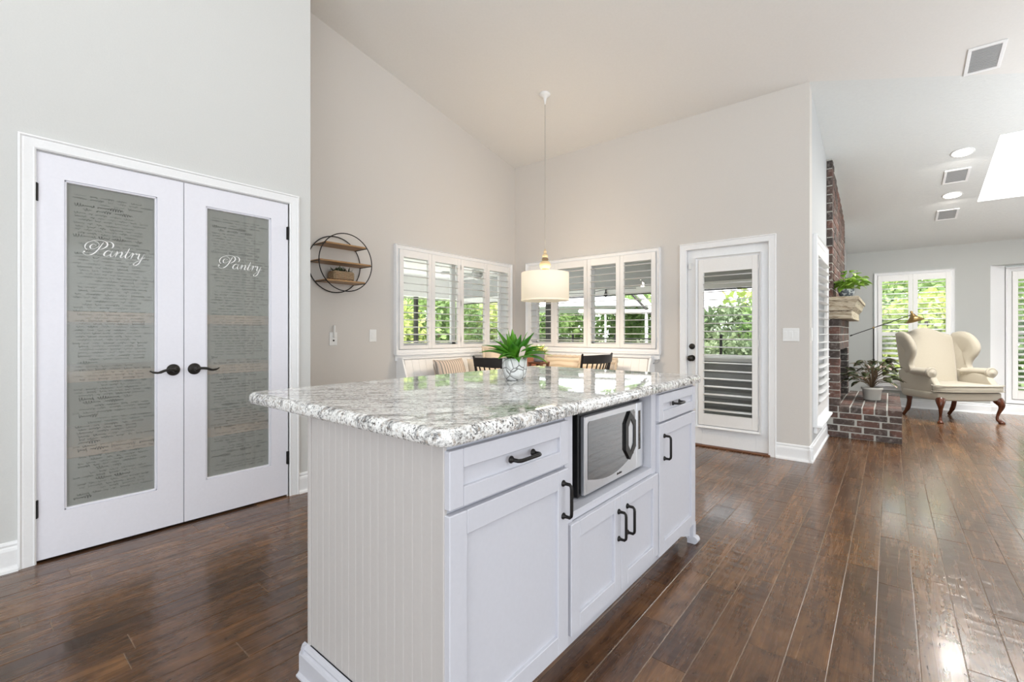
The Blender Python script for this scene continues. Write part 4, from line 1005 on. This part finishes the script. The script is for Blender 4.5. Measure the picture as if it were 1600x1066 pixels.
# hearth near face: four courses and a header row on top
zc = [.0, .062, .134, .206, .272, HH]
for r_ in range(4):
    z0, z1 = zc[r_] + (.004 if r_ else 0.002), zc[r_ + 1] - J * .5; x = XS + .004 - (.10 if r_ % 2 else .0) + (.05 if r_ == 2 else 0)
    while x < HX1 - .02:
        a, b_ = max(x, XS + .004), min(x + .205, HX1)
        if HX1 - b_ < .05: b_ = HX1
        if b_ - a > .03: brick(a + J / 2, b_ - (J / 2 if b_ < HX1 else 0), HY0 + rr.uniform(-.003, .003), HY0 + .09, z0, z1)
        if b_ >= HX1: break
        x += .212
    # far-side return (+x face)
    y = HY0 + .1
    while y < HY1 - .02:
        b_ = min(y + .2, HY1); brick(HX1 - .09, HX1 + rr.uniform(-.002, .002), y + J / 2, b_ - J / 2, z0, z1); y += .212
# header/top bricks: rows across depth
y = HY0
row = 0
while y < HY1 - .02:
    b_ = min(y + .205, HY1); x = XS + .004 if y < HY0 + .01 or True else 0; x0_ = XS + .004
    x = x0_
    while x < HX1 - .01:
        q = min(x + .104, HX1)
        if HX1 - q < .03: q = HX1
        brick(x + J / 2, q - (0 if q == HX1 else J / 2), y + (0 if y == HY0 else J / 2) + rr.uniform(-.002, .002), b_ - J / 2, zc[4] + .004, HH + rr.uniform(-.002, .002))
        x = q + .0001 if q < HX1 else 9
    y += .21; row += 1
# lower chimney near face (stretchers seen end-on) and front
z = HH + .004; k = 0
while z < 1.30:
    z1 = min(z + .078, 1.30)
    brick(XS + .004, XL + rr.uniform(-.002, .002), HY0 + rr.uniform(-.002, .002), OY0 - .004, z, z1)
    y = OY0 if z >= OZ1 else OY1
    y += .0 if k % 2 else -.1 if z >= OZ1 else 0
    while y < YL1 - .02:
        a, b_ = max(y, OY0 + .002 if z >= OZ1 else OY1), min(y + .2, YL1)
        if b_ - a > .03: brick(XL - .08, XL + rr.uniform(-.002, .002), a + J / 2, b_ - J / 2, z, z1)
        y += .21
    z += .088; k += 1
# inside of the firebox (left and back)
z = HH + .004
while z < .93:
    y = OY0
    while y < OY1 - .02:
        b_ = min(y + .2, OY1); bricks.append((XS + .021, XS + .035, y + J / 2, b_ - J / 2, z, z + .078, -.9)); y += .21
    z += .088
z = HH + .004
while z < .93:
    bricks.append((XS + .03, XL - .004, OY1 - .012, OY1 + .04, z, z + .078, 0)); z += .088
# upper chimney: near face headers and front face
z = 1.545; k = 0
while z < ceilz(HY0) - .02:
    z1 = min(z + .085, ceilz(HY0) - .003)
    brick(XS + .004, XU + rr.uniform(-.003, .003), HY0 + rr.uniform(-.004, .002), HY0 + .10, z, z1, .35)
    y = HY0 + .105 - (.1 if k % 2 else 0)
    while y < 7.96 - .03:
        a, b_ = max(y, HY0 + .105), min(y + .2, 7.96); zt = min(z1, ceilz(b_) - .004)
        if b_ - a > .03 and zt - z > .02: brick(XU - .05, XU + rr.uniform(-.003, .004), a + J / 2, b_ - J / 2, z, zt)
        y += .21
    z += .0955; k += 1
def bscore(b_): 
    d, u, v = proj(b_[1], b_[2], (b_[4] + b_[5]) / 2); return d
bricks.sort(key=bscore); restb = MB()
for i, q in enumerate(bricks):
    mb = MB() if i < 298 else restb; mb.r = max(0, q[6]); mb.box(*q[:6], .005)
    if i < 298: link('brick', mb.mesh('brick', M['brick'] if q[6] >= 0 else M['firebox_dark'], False), FP)
if restb.v: o = restb.obj('bricks_farther_off', M['brick'], FP); o['kind'] = 'stuff'
# mantel
T = thing('mantel', 'distressed pale wooden mantel shelf on the brick fireplace', 'mantel', (-.42, 6.92, 1.29))
y0, y1 = 6.10, 7.74; steps = [(-.312, 1.29, 1.39), (-.300, 1.392, 1.40), (-.285, 1.402, 1.47), (-.268, 1.472, 1.495)]
for k, (x1, z0, z1) in enumerate([(-.315, 1.305, 1.392)]):
    mb = MB(); mb.box(XS + .002, x1, y0 + .04, y1 - .04, z0 - .005, z1, .004); mb.obj('lower_board', M['mantel'], T)
mb = MB(); mb.prism([(XS + .002, 1.392), (-.315, 1.392), (-.312, 1.40), (-.285, 1.43), (-.275, 1.47), (-.262, 1.50), (XS + .002, 1.50)], y0 + .015, y1 - .015, 1); mb.obj('crown_moulding', M['mantel'], T)
mb = MB(); mb.box(XS + .002, -.25, y0, y1, 1.50, 1.54, .005); mb.obj('top_board', M['mantel'], T)
# pothos
px, py, pz = -.375, 6.36, 1.54
T = thing('potted_pothos', 'bright green trailing plant in a painted grey pot on the mantel', 'plant', (px, py, pz))
mb = MB(); mb.lathe([(.045, 0), (.055, .006), (.074, .05), (.078, .085), (.074, .095), (.068, .095), (.066, .085), (0, .085)], (px, py, pz), 28); mb.obj('pot', M['ppot'], T)
mb = MB(); mb.lathe([(0, .082), (.067, .088)], (px, py, pz), 16); mb.obj('soil', M['soil'], T)
rr = random.Random(31); stems = MB()
for i in range(66):
    a = i * 2.4 + rr.uniform(-.3, .3); el = rr.uniform(.0, 1.35); r_ = rr.uniform(.08, .19); c_, s_ = math.cos(a), math.sin(a)
    if c_ < -.3: r_ *= .5
    tip = (px + c_ * r_ * math.cos(el), py + s_ * r_ * math.cos(el), pz + .11 + r_ * math.sin(el) * 1.05)
    stems.tube([(px, py, pz + .085), ((px + tip[0]) / 2, (py + tip[1]) / 2, tip[2] * .5 + (pz + .15) * .5), tip], .002, 5)
    leafobj('leaf', M['pothos'], T, tip, (c_ * .8 + rr.uniform(-.3, .3), s_ * .8 + rr.uniform(-.3, .3), rr.uniform(-.3, .5)), rr.uniform(.08, .12), rr.uniform(.030, .042), 1.0, 5, .2, shape='heart', roll=rr.uniform(-.5, .5))
stems.obj('stems', M['pothos'], T)
# hearth plant
px, py, pz = -.165, 7.03, HH + .002
T = thing('potted_plant', 'dark variegated leafy plant in white pot on the brick hearth', 'plant', (px, py, pz))
mb = MB(); mb.lathe([(.078, 0), (.084, .004), (.094, .12), (.104, .122), (.106, .15), (.098, .152), (.095, .14), (0, .138)], (px, py, pz), 32); mb.obj('pot', M['whitepot'], T)
mb = MB(); mb.lathe([(0, .136), (.096, .141)], (px, py, pz), 16); mb.obj('soil', M['soil'], T)
rr = random.Random(17); stems = MB()
for i in range(68):
    a = i * 2.4 + rr.uniform(-.3, .3); el = rr.uniform(.05, 1.3); r_ = rr.uniform(.14, .30); c_, s_ = math.cos(a), math.sin(a)
    tip = (px + c_ * r_ * math.cos(el) * .9, py + s_ * r_ * math.cos(el) * .9, pz + .21 + r_ * math.sin(el) * 1.0)
    stems.tube([(px, py, pz + .14), (px + (tip[0] - px) * .4, py + (tip[1] - py) * .4, (pz + .14) * .3 + tip[2] * .7), tip], .003, 5)
    leafobj('leaf', M['varieg'], T, tip, (c_, s_, rr.uniform(-.3, .8)), rr.uniform(.11, .16), rr.uniform(.030, .044), .8, 5, .25, shape='oval', roll=rr.uniform(-.6, .6))
stems.obj('stems', M['bstem'], T)
# floor lamp
LY = 8.42
def on(u, v, y):
    r_ = (u - 800) / FPX; dx, dy = Fw[0] + Rt[0] * r_, Fw[1] + Rt[1] * r_; d = y / dy; return Vector((dx * d, y, CAMH + (HZ - v) / FPX * d))
J0 = on(1365, 512, LY); A0 = on(1328, 525, LY); A1 = on(1423, 492.5, LY)
T = thing('floor_lamp', 'brass swing arm floor lamp behind the hearth plant', 'lamp', (J0.x, LY, 0))
mb = MB(); mb.lathe([(0, 0), (.13, 0), (.13, .012), (.02, .022), (.012, .03)], (J0.x, LY, 0), 32); mb.obj('base', M['brass'], T)
mb = MB(); mb.tube([(J0.x, LY, .02), (J0.x, LY, .75)], .009, 10); mb.tube([(J0.x, LY, .73), (J0.x, LY, .77)], .013, 10); mb.tube([(J0.x, LY, .75), (J0.x, LY, J0.z)], .0075, 10); mb.obj('pole', M['bronze'], T)
mb = MB(); mb.tube([(J0.x, LY - .02, J0.z), (J0.x, LY + .02, J0.z)], .013, 10); mb.obj('joint', M['brass'], T)
mb = MB(); mb.tube([A0, A1], .006, 10); mb.tube([A0, A0 + (A1 - A0) * .04], .010, 8); mb.obj('arm', M['bronze'], T)
ax = Vector((.30, -.1, -.95)).normalized(); q = Vector((0, 0, 1)).rotation_difference(ax).to_matrix()
mb = MB(); mb.lathe([(.008, -.06), (.014, -.05), (.014, -.02), (.024, -.012), (.028, .0), (.045, .03), (.105, .09), (.103, .09), (.042, .032), (.02, .004)], A1 + Vector((.02, 0, .0)), 32, q); mb.obj('shade', M['brass'], T)
mb = MB(); mb.lathe([(0, .0), (.018, .02), (.024, .045), (0, .065)], A1 + Vector((.02, 0, 0)), 16, q); mb.obj('bulb', M['plastic'], T)

# ------------------------------------------------------------------ wing chair
WC = thing('wing_chair', 'cream upholstered wingback armchair with carved cabriole legs', 'armchair', (.60, 8.40, 0), math.radians(37))
def wob(name, mb, m, sub=0, bev=0):
    o = link(name, mb.mesh(name, m), WC, False)
    if bev: bevel(o, bev, 3)
    if sub: subsurf(o, sub)
    for p in o.data.polygons: p.use_smooth = True
    return o
# local: -y front, seat z .48
def solid_grid(nu, nv, fn):
    """fn(i/nu, j/nv, side)->point ; two-sided closed"""
    mb = MB(); vs = []
    for s_ in (0, 1):
        for i in range(nu + 1):
            for j in range(nv + 1): vs.append(fn(i / nu, j / nv, s_))
    N1 = (nu + 1) * (nv + 1); fs = []
    for s_ in (0, 1):
        for i in range(nu):
            for j in range(nv):
                a = s_ * N1 + i * (nv + 1) + j; f = (a, a + nv + 1, a + nv + 2, a + 1); fs.append(f if s_ else f[::-1])
    for i in range(nu):
        for j in (0, nv):
            a = i * (nv + 1) + j; f = (a, a + nv + 1, a + nv + 1 + N1, a + N1); fs.append(f if j == 0 else f[::-1])
    for j in range(nv):
        for i in (0, nu):
            a = i * (nv + 1) + j; f = (a, a + 1, a + 1 + N1, a + N1); fs.append(f[::-1] if i == 0 else f)
    mb.add(vs, fs, True); return mb
def backf(u, v, s_):
    X = (u * 2 - 1); hw = .30 + .07 * v; top = 1.13 + .10 * (math.cos(PI * min(1, abs(X) * 1.05)) * .5 + .5); z = .36 + (top - .36) * v
    y = .21 + .17 * v + (.0 if s_ else .0); bul = .035 * (1 - X * X) * math.sin(PI * min(1, v * 1.0)) if s_ == 0 else 0
    return (X * hw, y - bul - (.055 if s_ == 0 else -.05), z)
wob('backrest', solid_grid(10, 8, backf), M['linen'], 1)
for sg in (-1, 1):
    # wing: profile in (y,z): scrolls forward at the top
    prof = [(.36, 1.15), (.26, 1.17), (.14, 1.14), (.05, 1.05), (.01, .95), (.03, .86), (.085, .77), (.10, .70), (.08, .64), (.12, .60), (.30, .60)]
    mb = MB(); pf = cr(prof + [prof[0]], 4)[:-1]; n = len(pf)
    for_ = []
    cx_, cz_ = .22, .88
    vs = []
    for (sc_, off) in ((.0, .0), (.72, -.040), (.93, -.034), (1.0, -.0), (.93, .034), (.72, .040), (.0, .036)):
        for (y_, z_) in pf:
            yy = cx_ + (y_ - cx_) * sc_; zz = cz_ + (z_ - cz_) * sc_
            out_ = (.38 - yy) * .16
            vs.append((sg * (.325 + .05 * (zz - .6) / .55 + out_) + off * 1.0, yy, zz))
    fs = [(k * n + i, k * n + (i + 1) % n, (k + 1) * n + (i + 1) % n, (k + 1) * n + i) for k in range(6) for i in range(n)]
    mb.add(vs, fs, True); wob('wing', mb, M['linen'])
    # arm: rolled, ends in a scroll at the front
    mb = MB(); ap = [(.335, .16, .625), (.365, .02, .632), (.375, -.12, .635), (.37, -.20, .63)]
    mb.tube([(sg * a, b_, c) for a, b_, c in cr(ap, 4)], [.058] * 3 + [.062] * 8 + [.066] * 2, 18, flat=.82)
    mb.lathe([(.0, .012), (.02, .014), (.024, .006), (.045, .010), (.052, .0), (.06, .006), (.068, -.004), (.066, -.03)][::-1], (sg * .37, -.20, .63), 24, Matrix.Rotation(PI / 2, 3, 'X'))
    wob('arm', mb, M['linen'])
    # side panel under arm
    mb = MB(); sp = [(.27, .30), (-.20, .30), (-.27, .33), (-.27, .48), (-.22, .54), (-.185, .60), (.25, .66), (.34, .62)]
    mb.prism(sp, sg * .31, sg * .39, 0); wob('side_panel', mb, M['linen'], 0, .018)
mb = MB(); out = [(-.40, .24), (-.40, -.24), (-.385, -.31), (-.25, -.345), (0, -.36), (.25, -.345), (.385, -.31), (.40, -.24), (.40, .24)]
mb.prism(out, .285, .385, 2); wob('seat_rail', mb, M['linen'], 0, .02)
mb = MB(); out = [(-.31, .22), (-.31, -.22), (-.41, -.235), (-.415, -.30), (-.36, -.355), (-.2, -.38), (0, -.39), (.2, -.38), (.36, -.355), (.415, -.30), (.41, -.235), (.31, -.22), (.31, .22)]
mb.prism(out, .392, .485, 2); wob('seat_cushion', mb, M['linen'], 0, .03)
mb = MB(); 
for z_ in (.403, .474):
    pp = [(a * 1.004, b_ * 1.004, z_) for a, b_ in cr([out[i] for i in range(1, 12)], 3)]; mb.tube(pp, .0055, 6)
wob('piping', mb, M['linen'])
for sg in (-1, 1):
    mb = MB(); x_, y_ = sg * .345, -.29
    mb.tube(cr([(x_, y_, .30), (x_ + sg * .02, y_ - .025, .25), (x_ + sg * .022, y_ - .03, .20), (x_ + sg * .004, y_ - .006, .11), (x_ + sg * .002, y_ - .002, .05), (x_ + sg * .022, y_ - .024, .022), (x_ + sg * .034, y_ - .04, .012)], 4),
            [.05] * 3 + [.046, .042, .038, .035, .031, .027, .023, .020, .018, .016, .015, .015, .016, .017, .02, .022, .022, .022, .021, .02, .018, .012], 12)
    mb.lathe([(0, 0), (.03, 0), (.034, .01), (.03, .022), (.014, .034), (0, .036)], (x_ + sg * .026, y_ - .03, 0), 16); wob('leg', mb, M['legwood'])
    mb = MB(); y_ = .25
    mb.tube(cr([(sg * .30, y_, .31), (sg * .30, y_ - .005, .22), (sg * .30, y_ + .02, .11), (sg * .305, y_ + .075, .025), (sg * .305, y_ + .09, .012)], 4), [.033] * 4 + [.027] * 6 + [.021] * 5 + [.02, .012], 10); wob('leg', mb, M['legwood'])

# ------------------------------------------------------------------ outside
mb = MB(); mb.box(-10, XS - .2, YB + .17, 12.4, -.2, -.05); mb.box(-10, XW - .17, -2, YB + .17, -.2, -.05); struct('trim_patio', mb, M['concrete']); bpy.data.objects['trim_patio'].name = 'patio_slab'  # patio slab, lightened and extended unseen to bounce light under the roof
mb = MB(); mb.box(-40, 30, 12.4, 40, -.3, -.12); mb.box(-40, -10, -20, 12.4, -.3, -.12); mb.box(XS - .2, 30, 9.7, 12.4, -.3, -.12); struct('lawn', mb, M['grass'])
LR = thing('lanai_roof', 'white covered patio roof outside the corner windows', 'roof', (-6, 6, 2.4))
mb = MB(); mb.box(-8.2, XW - .17, -2, 7.9, 2.42, 2.5); mb.box(XW - .17, XS - .2, YB + .17, 7.9, 2.42, 2.5); mb.obj('ceiling_board', M['lanai'], LR)
mb = MB(); mb.box(-8.3, -8.1, -2, 7.9, 1.96, 2.5, .01); mb.obj('beam', M['lanai'], LR)
mb = MB(); mb.box(-8.1, XS - .2, 7.8, 7.95, 1.98, 2.5, .01); mb.obj('beam', M['grey'], LR)
mb = MB(); mb.box(-8.1, XS - .2, 7.76, 7.80, 1.86, 1.98, .005); mb.obj('fascia', M['lanai'], LR)
mb = MB(); mb.box(-8.1, XS - .2, 7.78, 7.80, 1.835, 1.858, .002); mb.obj('drip_edge', M['darkpost'], LR)
for (x_, y_, m_, r_, nm) in ((-8.2, 6.55, 'darkpost', .04, 'far left dark post seen through the first left shutter'), (-6.6, 7.85, 'lanai', .10, 'white column seen through the third left shutter'), (-5.45, 7.85, 'darkpost', .07, 'dark post seen behind the leftmost right window shutter')):
    mb = MB(); mb.box(x_ - r_, x_ + r_, y_ - r_, y_ + r_, -.05, 1.97, .006); mb.box(x_ - r_ * 1.3, x_ + r_ * 1.3, y_ - r_ * 1.3, y_ + r_ * 1.3, -.05, .05, .004); o = mb.obj('patio_post', M[m_]); tag(o, nm + ' outside', 'post', 'patio posts')
# fan
FX, FY_, FZ = -5.56, 5.79, 2.17
T = thing('ceiling_fan', 'grey ceiling fan hanging under the patio roof outside', 'fan', (FX, FY_, 2.42))
mb = MB(); mb.tube([(FX, FY_, 2.42), (FX, FY_, FZ + .04)], .015, 8); mb.lathe([(0, -.05), (.07, -.045), (.11, 0), (.09, .05), (.02, .07)], (FX, FY_, FZ), 20); mb.obj('motor', M['grey'], T)
for k in range(5):
    a = k * 2 * PI / 5 + .4; c_, s_ = math.cos(a), math.sin(a); mb = MB()
    pts = [(.1, -.03), (.62, -.065), (.66, 0), (.62, .065), (.1, .03)]; vs = [(FX + c_ * p - s_ * q, FY_ + s_ * p + c_ * q, FZ + q * .2) for p, q in pts] + [(FX + c_ * p - s_ * q, FY_ + s_ * p + c_ * q, FZ + .008 + q * .2) for p, q in pts]
    mb.add(vs, [(0, 1, 2, 3, 4), (9, 8, 7, 6, 5)] + [(i, i + 5, (i + 1) % 5 + 5, (i + 1) % 5) for i in range(5)]); mb.obj('blade', M['grey'], T)
mb = MB(); mb.lathe([(0, -.10), (.05, -.09), (.06, -.05), (.0, -.045)], (FX, FY_, FZ), 16); mb.obj('lamp_bowl', M['plastic'], T)
# string light, canopy, fence, grill
p_ = on(946.5, 455, 7.73); T = thing('string_light', 'dark bulb on a wire hanging from the patio beam outside', 'light', p_)
mb = MB(); mb.tube([p_ + Vector((0, 0, .03)), p_ + Vector((0, .04, .03))], .006, 6); mb.tube([p_ + Vector((-.9, 0, .0)), p_ + Vector((-.4, 0, -.02)), p_ + Vector((.0, 0, .03)), p_ + Vector((.6, 0, .02))], .005, 6); mb.tube([p_ + Vector((0, 0, .03)), p_ + Vector((0, 0, -.02))], .012, 8); mb.lathe([(0, -.12), (.035, -.09), (.03, -.05), (.015, -.02)], p_, 12); mb.obj('bulb', M['orange'], T)
T = thing('patio_umbrella', 'white canopy umbrella in the garden seen through right window', 'umbrella', (-6.6, 11.5, -.12))
mb = MB(); n = 8; vs = [(-6.6, 11.5, 2.35)] + [(-6.6 + 2.2 * math.cos(2 * PI * i / n), 11.5 + 2.2 * math.sin(2 * PI * i / n), 1.82) for i in range(n)]; mb.add(vs, [(0, i + 1, (i + 1) % n + 1) for i in range(n)]); o = mb.obj('canopy', M['umb'], T); md = o.modifiers.new('s', 'SOLIDIFY'); md.thickness = .02
mb = MB(); mb.tube([(-6.6, 11.5, -.12), (-6.6, 11.5, 2.3)], .03, 8); mb.obj('pole', M['darkpost'], T)
T = thing('pool_fence', 'black metal fence rail beyond the patio', 'fence', (-4.2, 8.6, -.12))
mb = MB(); mb.box(-7.5, -1.2, 8.58, 8.61, 1.02, 1.045, .003); mb.box(-7.5, -1.2, 8.58, 8.61, .2, .225, .003); mb.obj('rail', M['darkpost'], T)
for k in range(7):
    mb = MB(); x_ = -7.4 + k * 1.02; mb.box(x_ - .02, x_ + .02, 8.575, 8.615, -.12, 1.12, .004); mb.obj('post', M['blackp'], T)
T = thing('grill_cabinet', 'grey outdoor kitchen cabinet with white top outside the door', 'cabinet', (-1.55, 6.0, -.05))
mb = MB(); mb.box(-2.3, -1.15, 5.85, 6.5, -.05, .80, .006); mb.obj('body', M['wicker'], T)
mb = MB(); mb.box(-2.34, -1.11, 5.80, 6.54, .80, .845, .008); mb.obj('worktop', M['lanai'], T)
for k in range(7):
    mb = MB(); mb.box(-2.25, -1.2, 5.835, 5.85, .03 + k * .108, .115 + k * .108, .005); mb.obj('slat', M['grey'] if k % 2 else M['wicker'], T)
T = thing('screen_enclosure', 'bronze and white pool screen framing seen through rightmost corner shutter', 'frame', on(1000, 500, 9.5))
for (a_, b2_, m_, r_) in (((983, 455), (1018, 492), 'darkpost', .028), ((996, 458), (1026, 490), 'lanai', .06), ((905, 487), (1040, 487), 'lanai', .05), ((1010, 487), (1010, 560), 'lanai', .035), ((946, 487), (946, 560), 'lanai', .025)):
    mb = MB(); mb.tube([on(*a_, 9.5), on(*b2_, 9.5)], r_, 4); mb.obj('frame_bar', M[m_], T)
# garden
def shrub_mesh(name, m, n, rx, rz_, ls, seed):
    rr = random.Random(seed); mb = MB()
    for i in range(n):
        a = rr.random() * 6.283; u = rr.uniform(-1, 1); rad = rr.uniform(.62, 1.0) * (1 + .25 * math.sin(a * 3 + seed) * (1 - abs(u)))
        c = Vector((math.cos(a) * math.sqrt(1 - u * u) * rx * rad, math.sin(a) * math.sqrt(1 - u * u) * rx * rad, rz_ * (1 + u * rad)))
        d = Vector((rr.uniform(-1, 1), rr.uniform(-1, 1), rr.uniform(-.6, 1))).normalized(); s_ = d.cross(Vector((rr.uniform(-1, 1), rr.uniform(-1, 1), rr.uniform(-1, 1)))).normalized(); l = ls * rr.uniform(.6, 1.3)
        mb.add([c, c + d * l * .5 + s_ * l * .28, c + d * l, c + d * l * .5 - s_ * l * .28], [(0, 1, 2, 3)])
    return mb.mesh(name, m, False)
SMX = shrub_mesh('shrub', M['shrub2'], 1500, 1.4, 1.4, .22, 9)
SM = [shrub_mesh('shrub', M['shrub'], 3600, 1.5, 1.5, .2, 1), shrub_mesh('shrub', M['shrub2'], 3200, 1.3, 1.25, .2, 2), shrub_mesh('shrub', M['hedge'], 4200, 1.6, 1.1, .2, 3)]
TM = MB(); TM.tube([(0, 0, 0), (.05, 0, 1.2), (0, .05, 2.0)], [.07, .05, .03], 8); TMm = TM.mesh('trunk', plain('bark', (96, 80, 66), .9, bs=.6))
rr = random.Random(77)
spots = []
for i in range(6): spots.append((-11.4, 0 + i * 2.5, 0, i % 2, 1.0, 'left window'))
for i in range(6): spots.append((-14.6, 1.2 + i * 3.6, 0, 1 - i % 2, 1.75, 'left window'))
for i in range(9): spots.append((-14 + i * 2.1, 14 + (i % 2) * .9, 0, (0, 2, 0, 0)[i % 4], 1.0, 'right window'))
for i in range(6): spots.append((-8.6 + i * 1.5, 10.4, 0, 2, .55, 'fence'))
for i in range(2): spots.append((7 - i * -2.0 - 8.4, 12.6, 0, (0, 1, 0)[i % 3], .85, 'armchair window'))
for i in range(5): spots.append((-2.4 + i * 3.4, 17.2, 0, 3, 1.5, 'armchair window'))
GL = {'left window': 'leafy green shrub outside the left corner window, beyond the patio', 'right window': 'leafy garden tree beyond the patio fence outside right corner window', 'fence': 'low dark hedge plant along the black patio fence', 'armchair window': 'leafy green bush outside the window behind the armchair'}
for (x_, y_, z_, k, s_, g_) in spots:
    t = thing('garden_shrub', GL[g_], 'shrub', (x_, y_, -.15), rr.random() * 6.28, 'garden shrubs: ' + g_); t.scale = (s_, s_, s_)
    link('foliage', (SM + [SMX])[k], t, False); link('trunk', TMm, t, False)
# red bromeliad outside left window
p0 = Vector((-7.2, 5.55, -.05)); T = thing('red_bromeliad', 'spiky dark red plant outside the first left shutter panel', 'plant', p0)
mb = MB(); mb.lathe([(.16, 0), (.2, .45), (.17, .45), (0, .42)], p0, 20); mb.obj('planter', M['grey'], T)
for i in range(20):
    a = i * 2.4; el = rr.uniform(.4, 1.4); leafobj('leaf', M['redleaf'], T, p0 + Vector((0, 0, .43)), (math.cos(a) * math.cos(el), math.sin(a) * math.cos(el), math.sin(el)), rr.uniform(.5, .75), .035, .8, 6, .3)
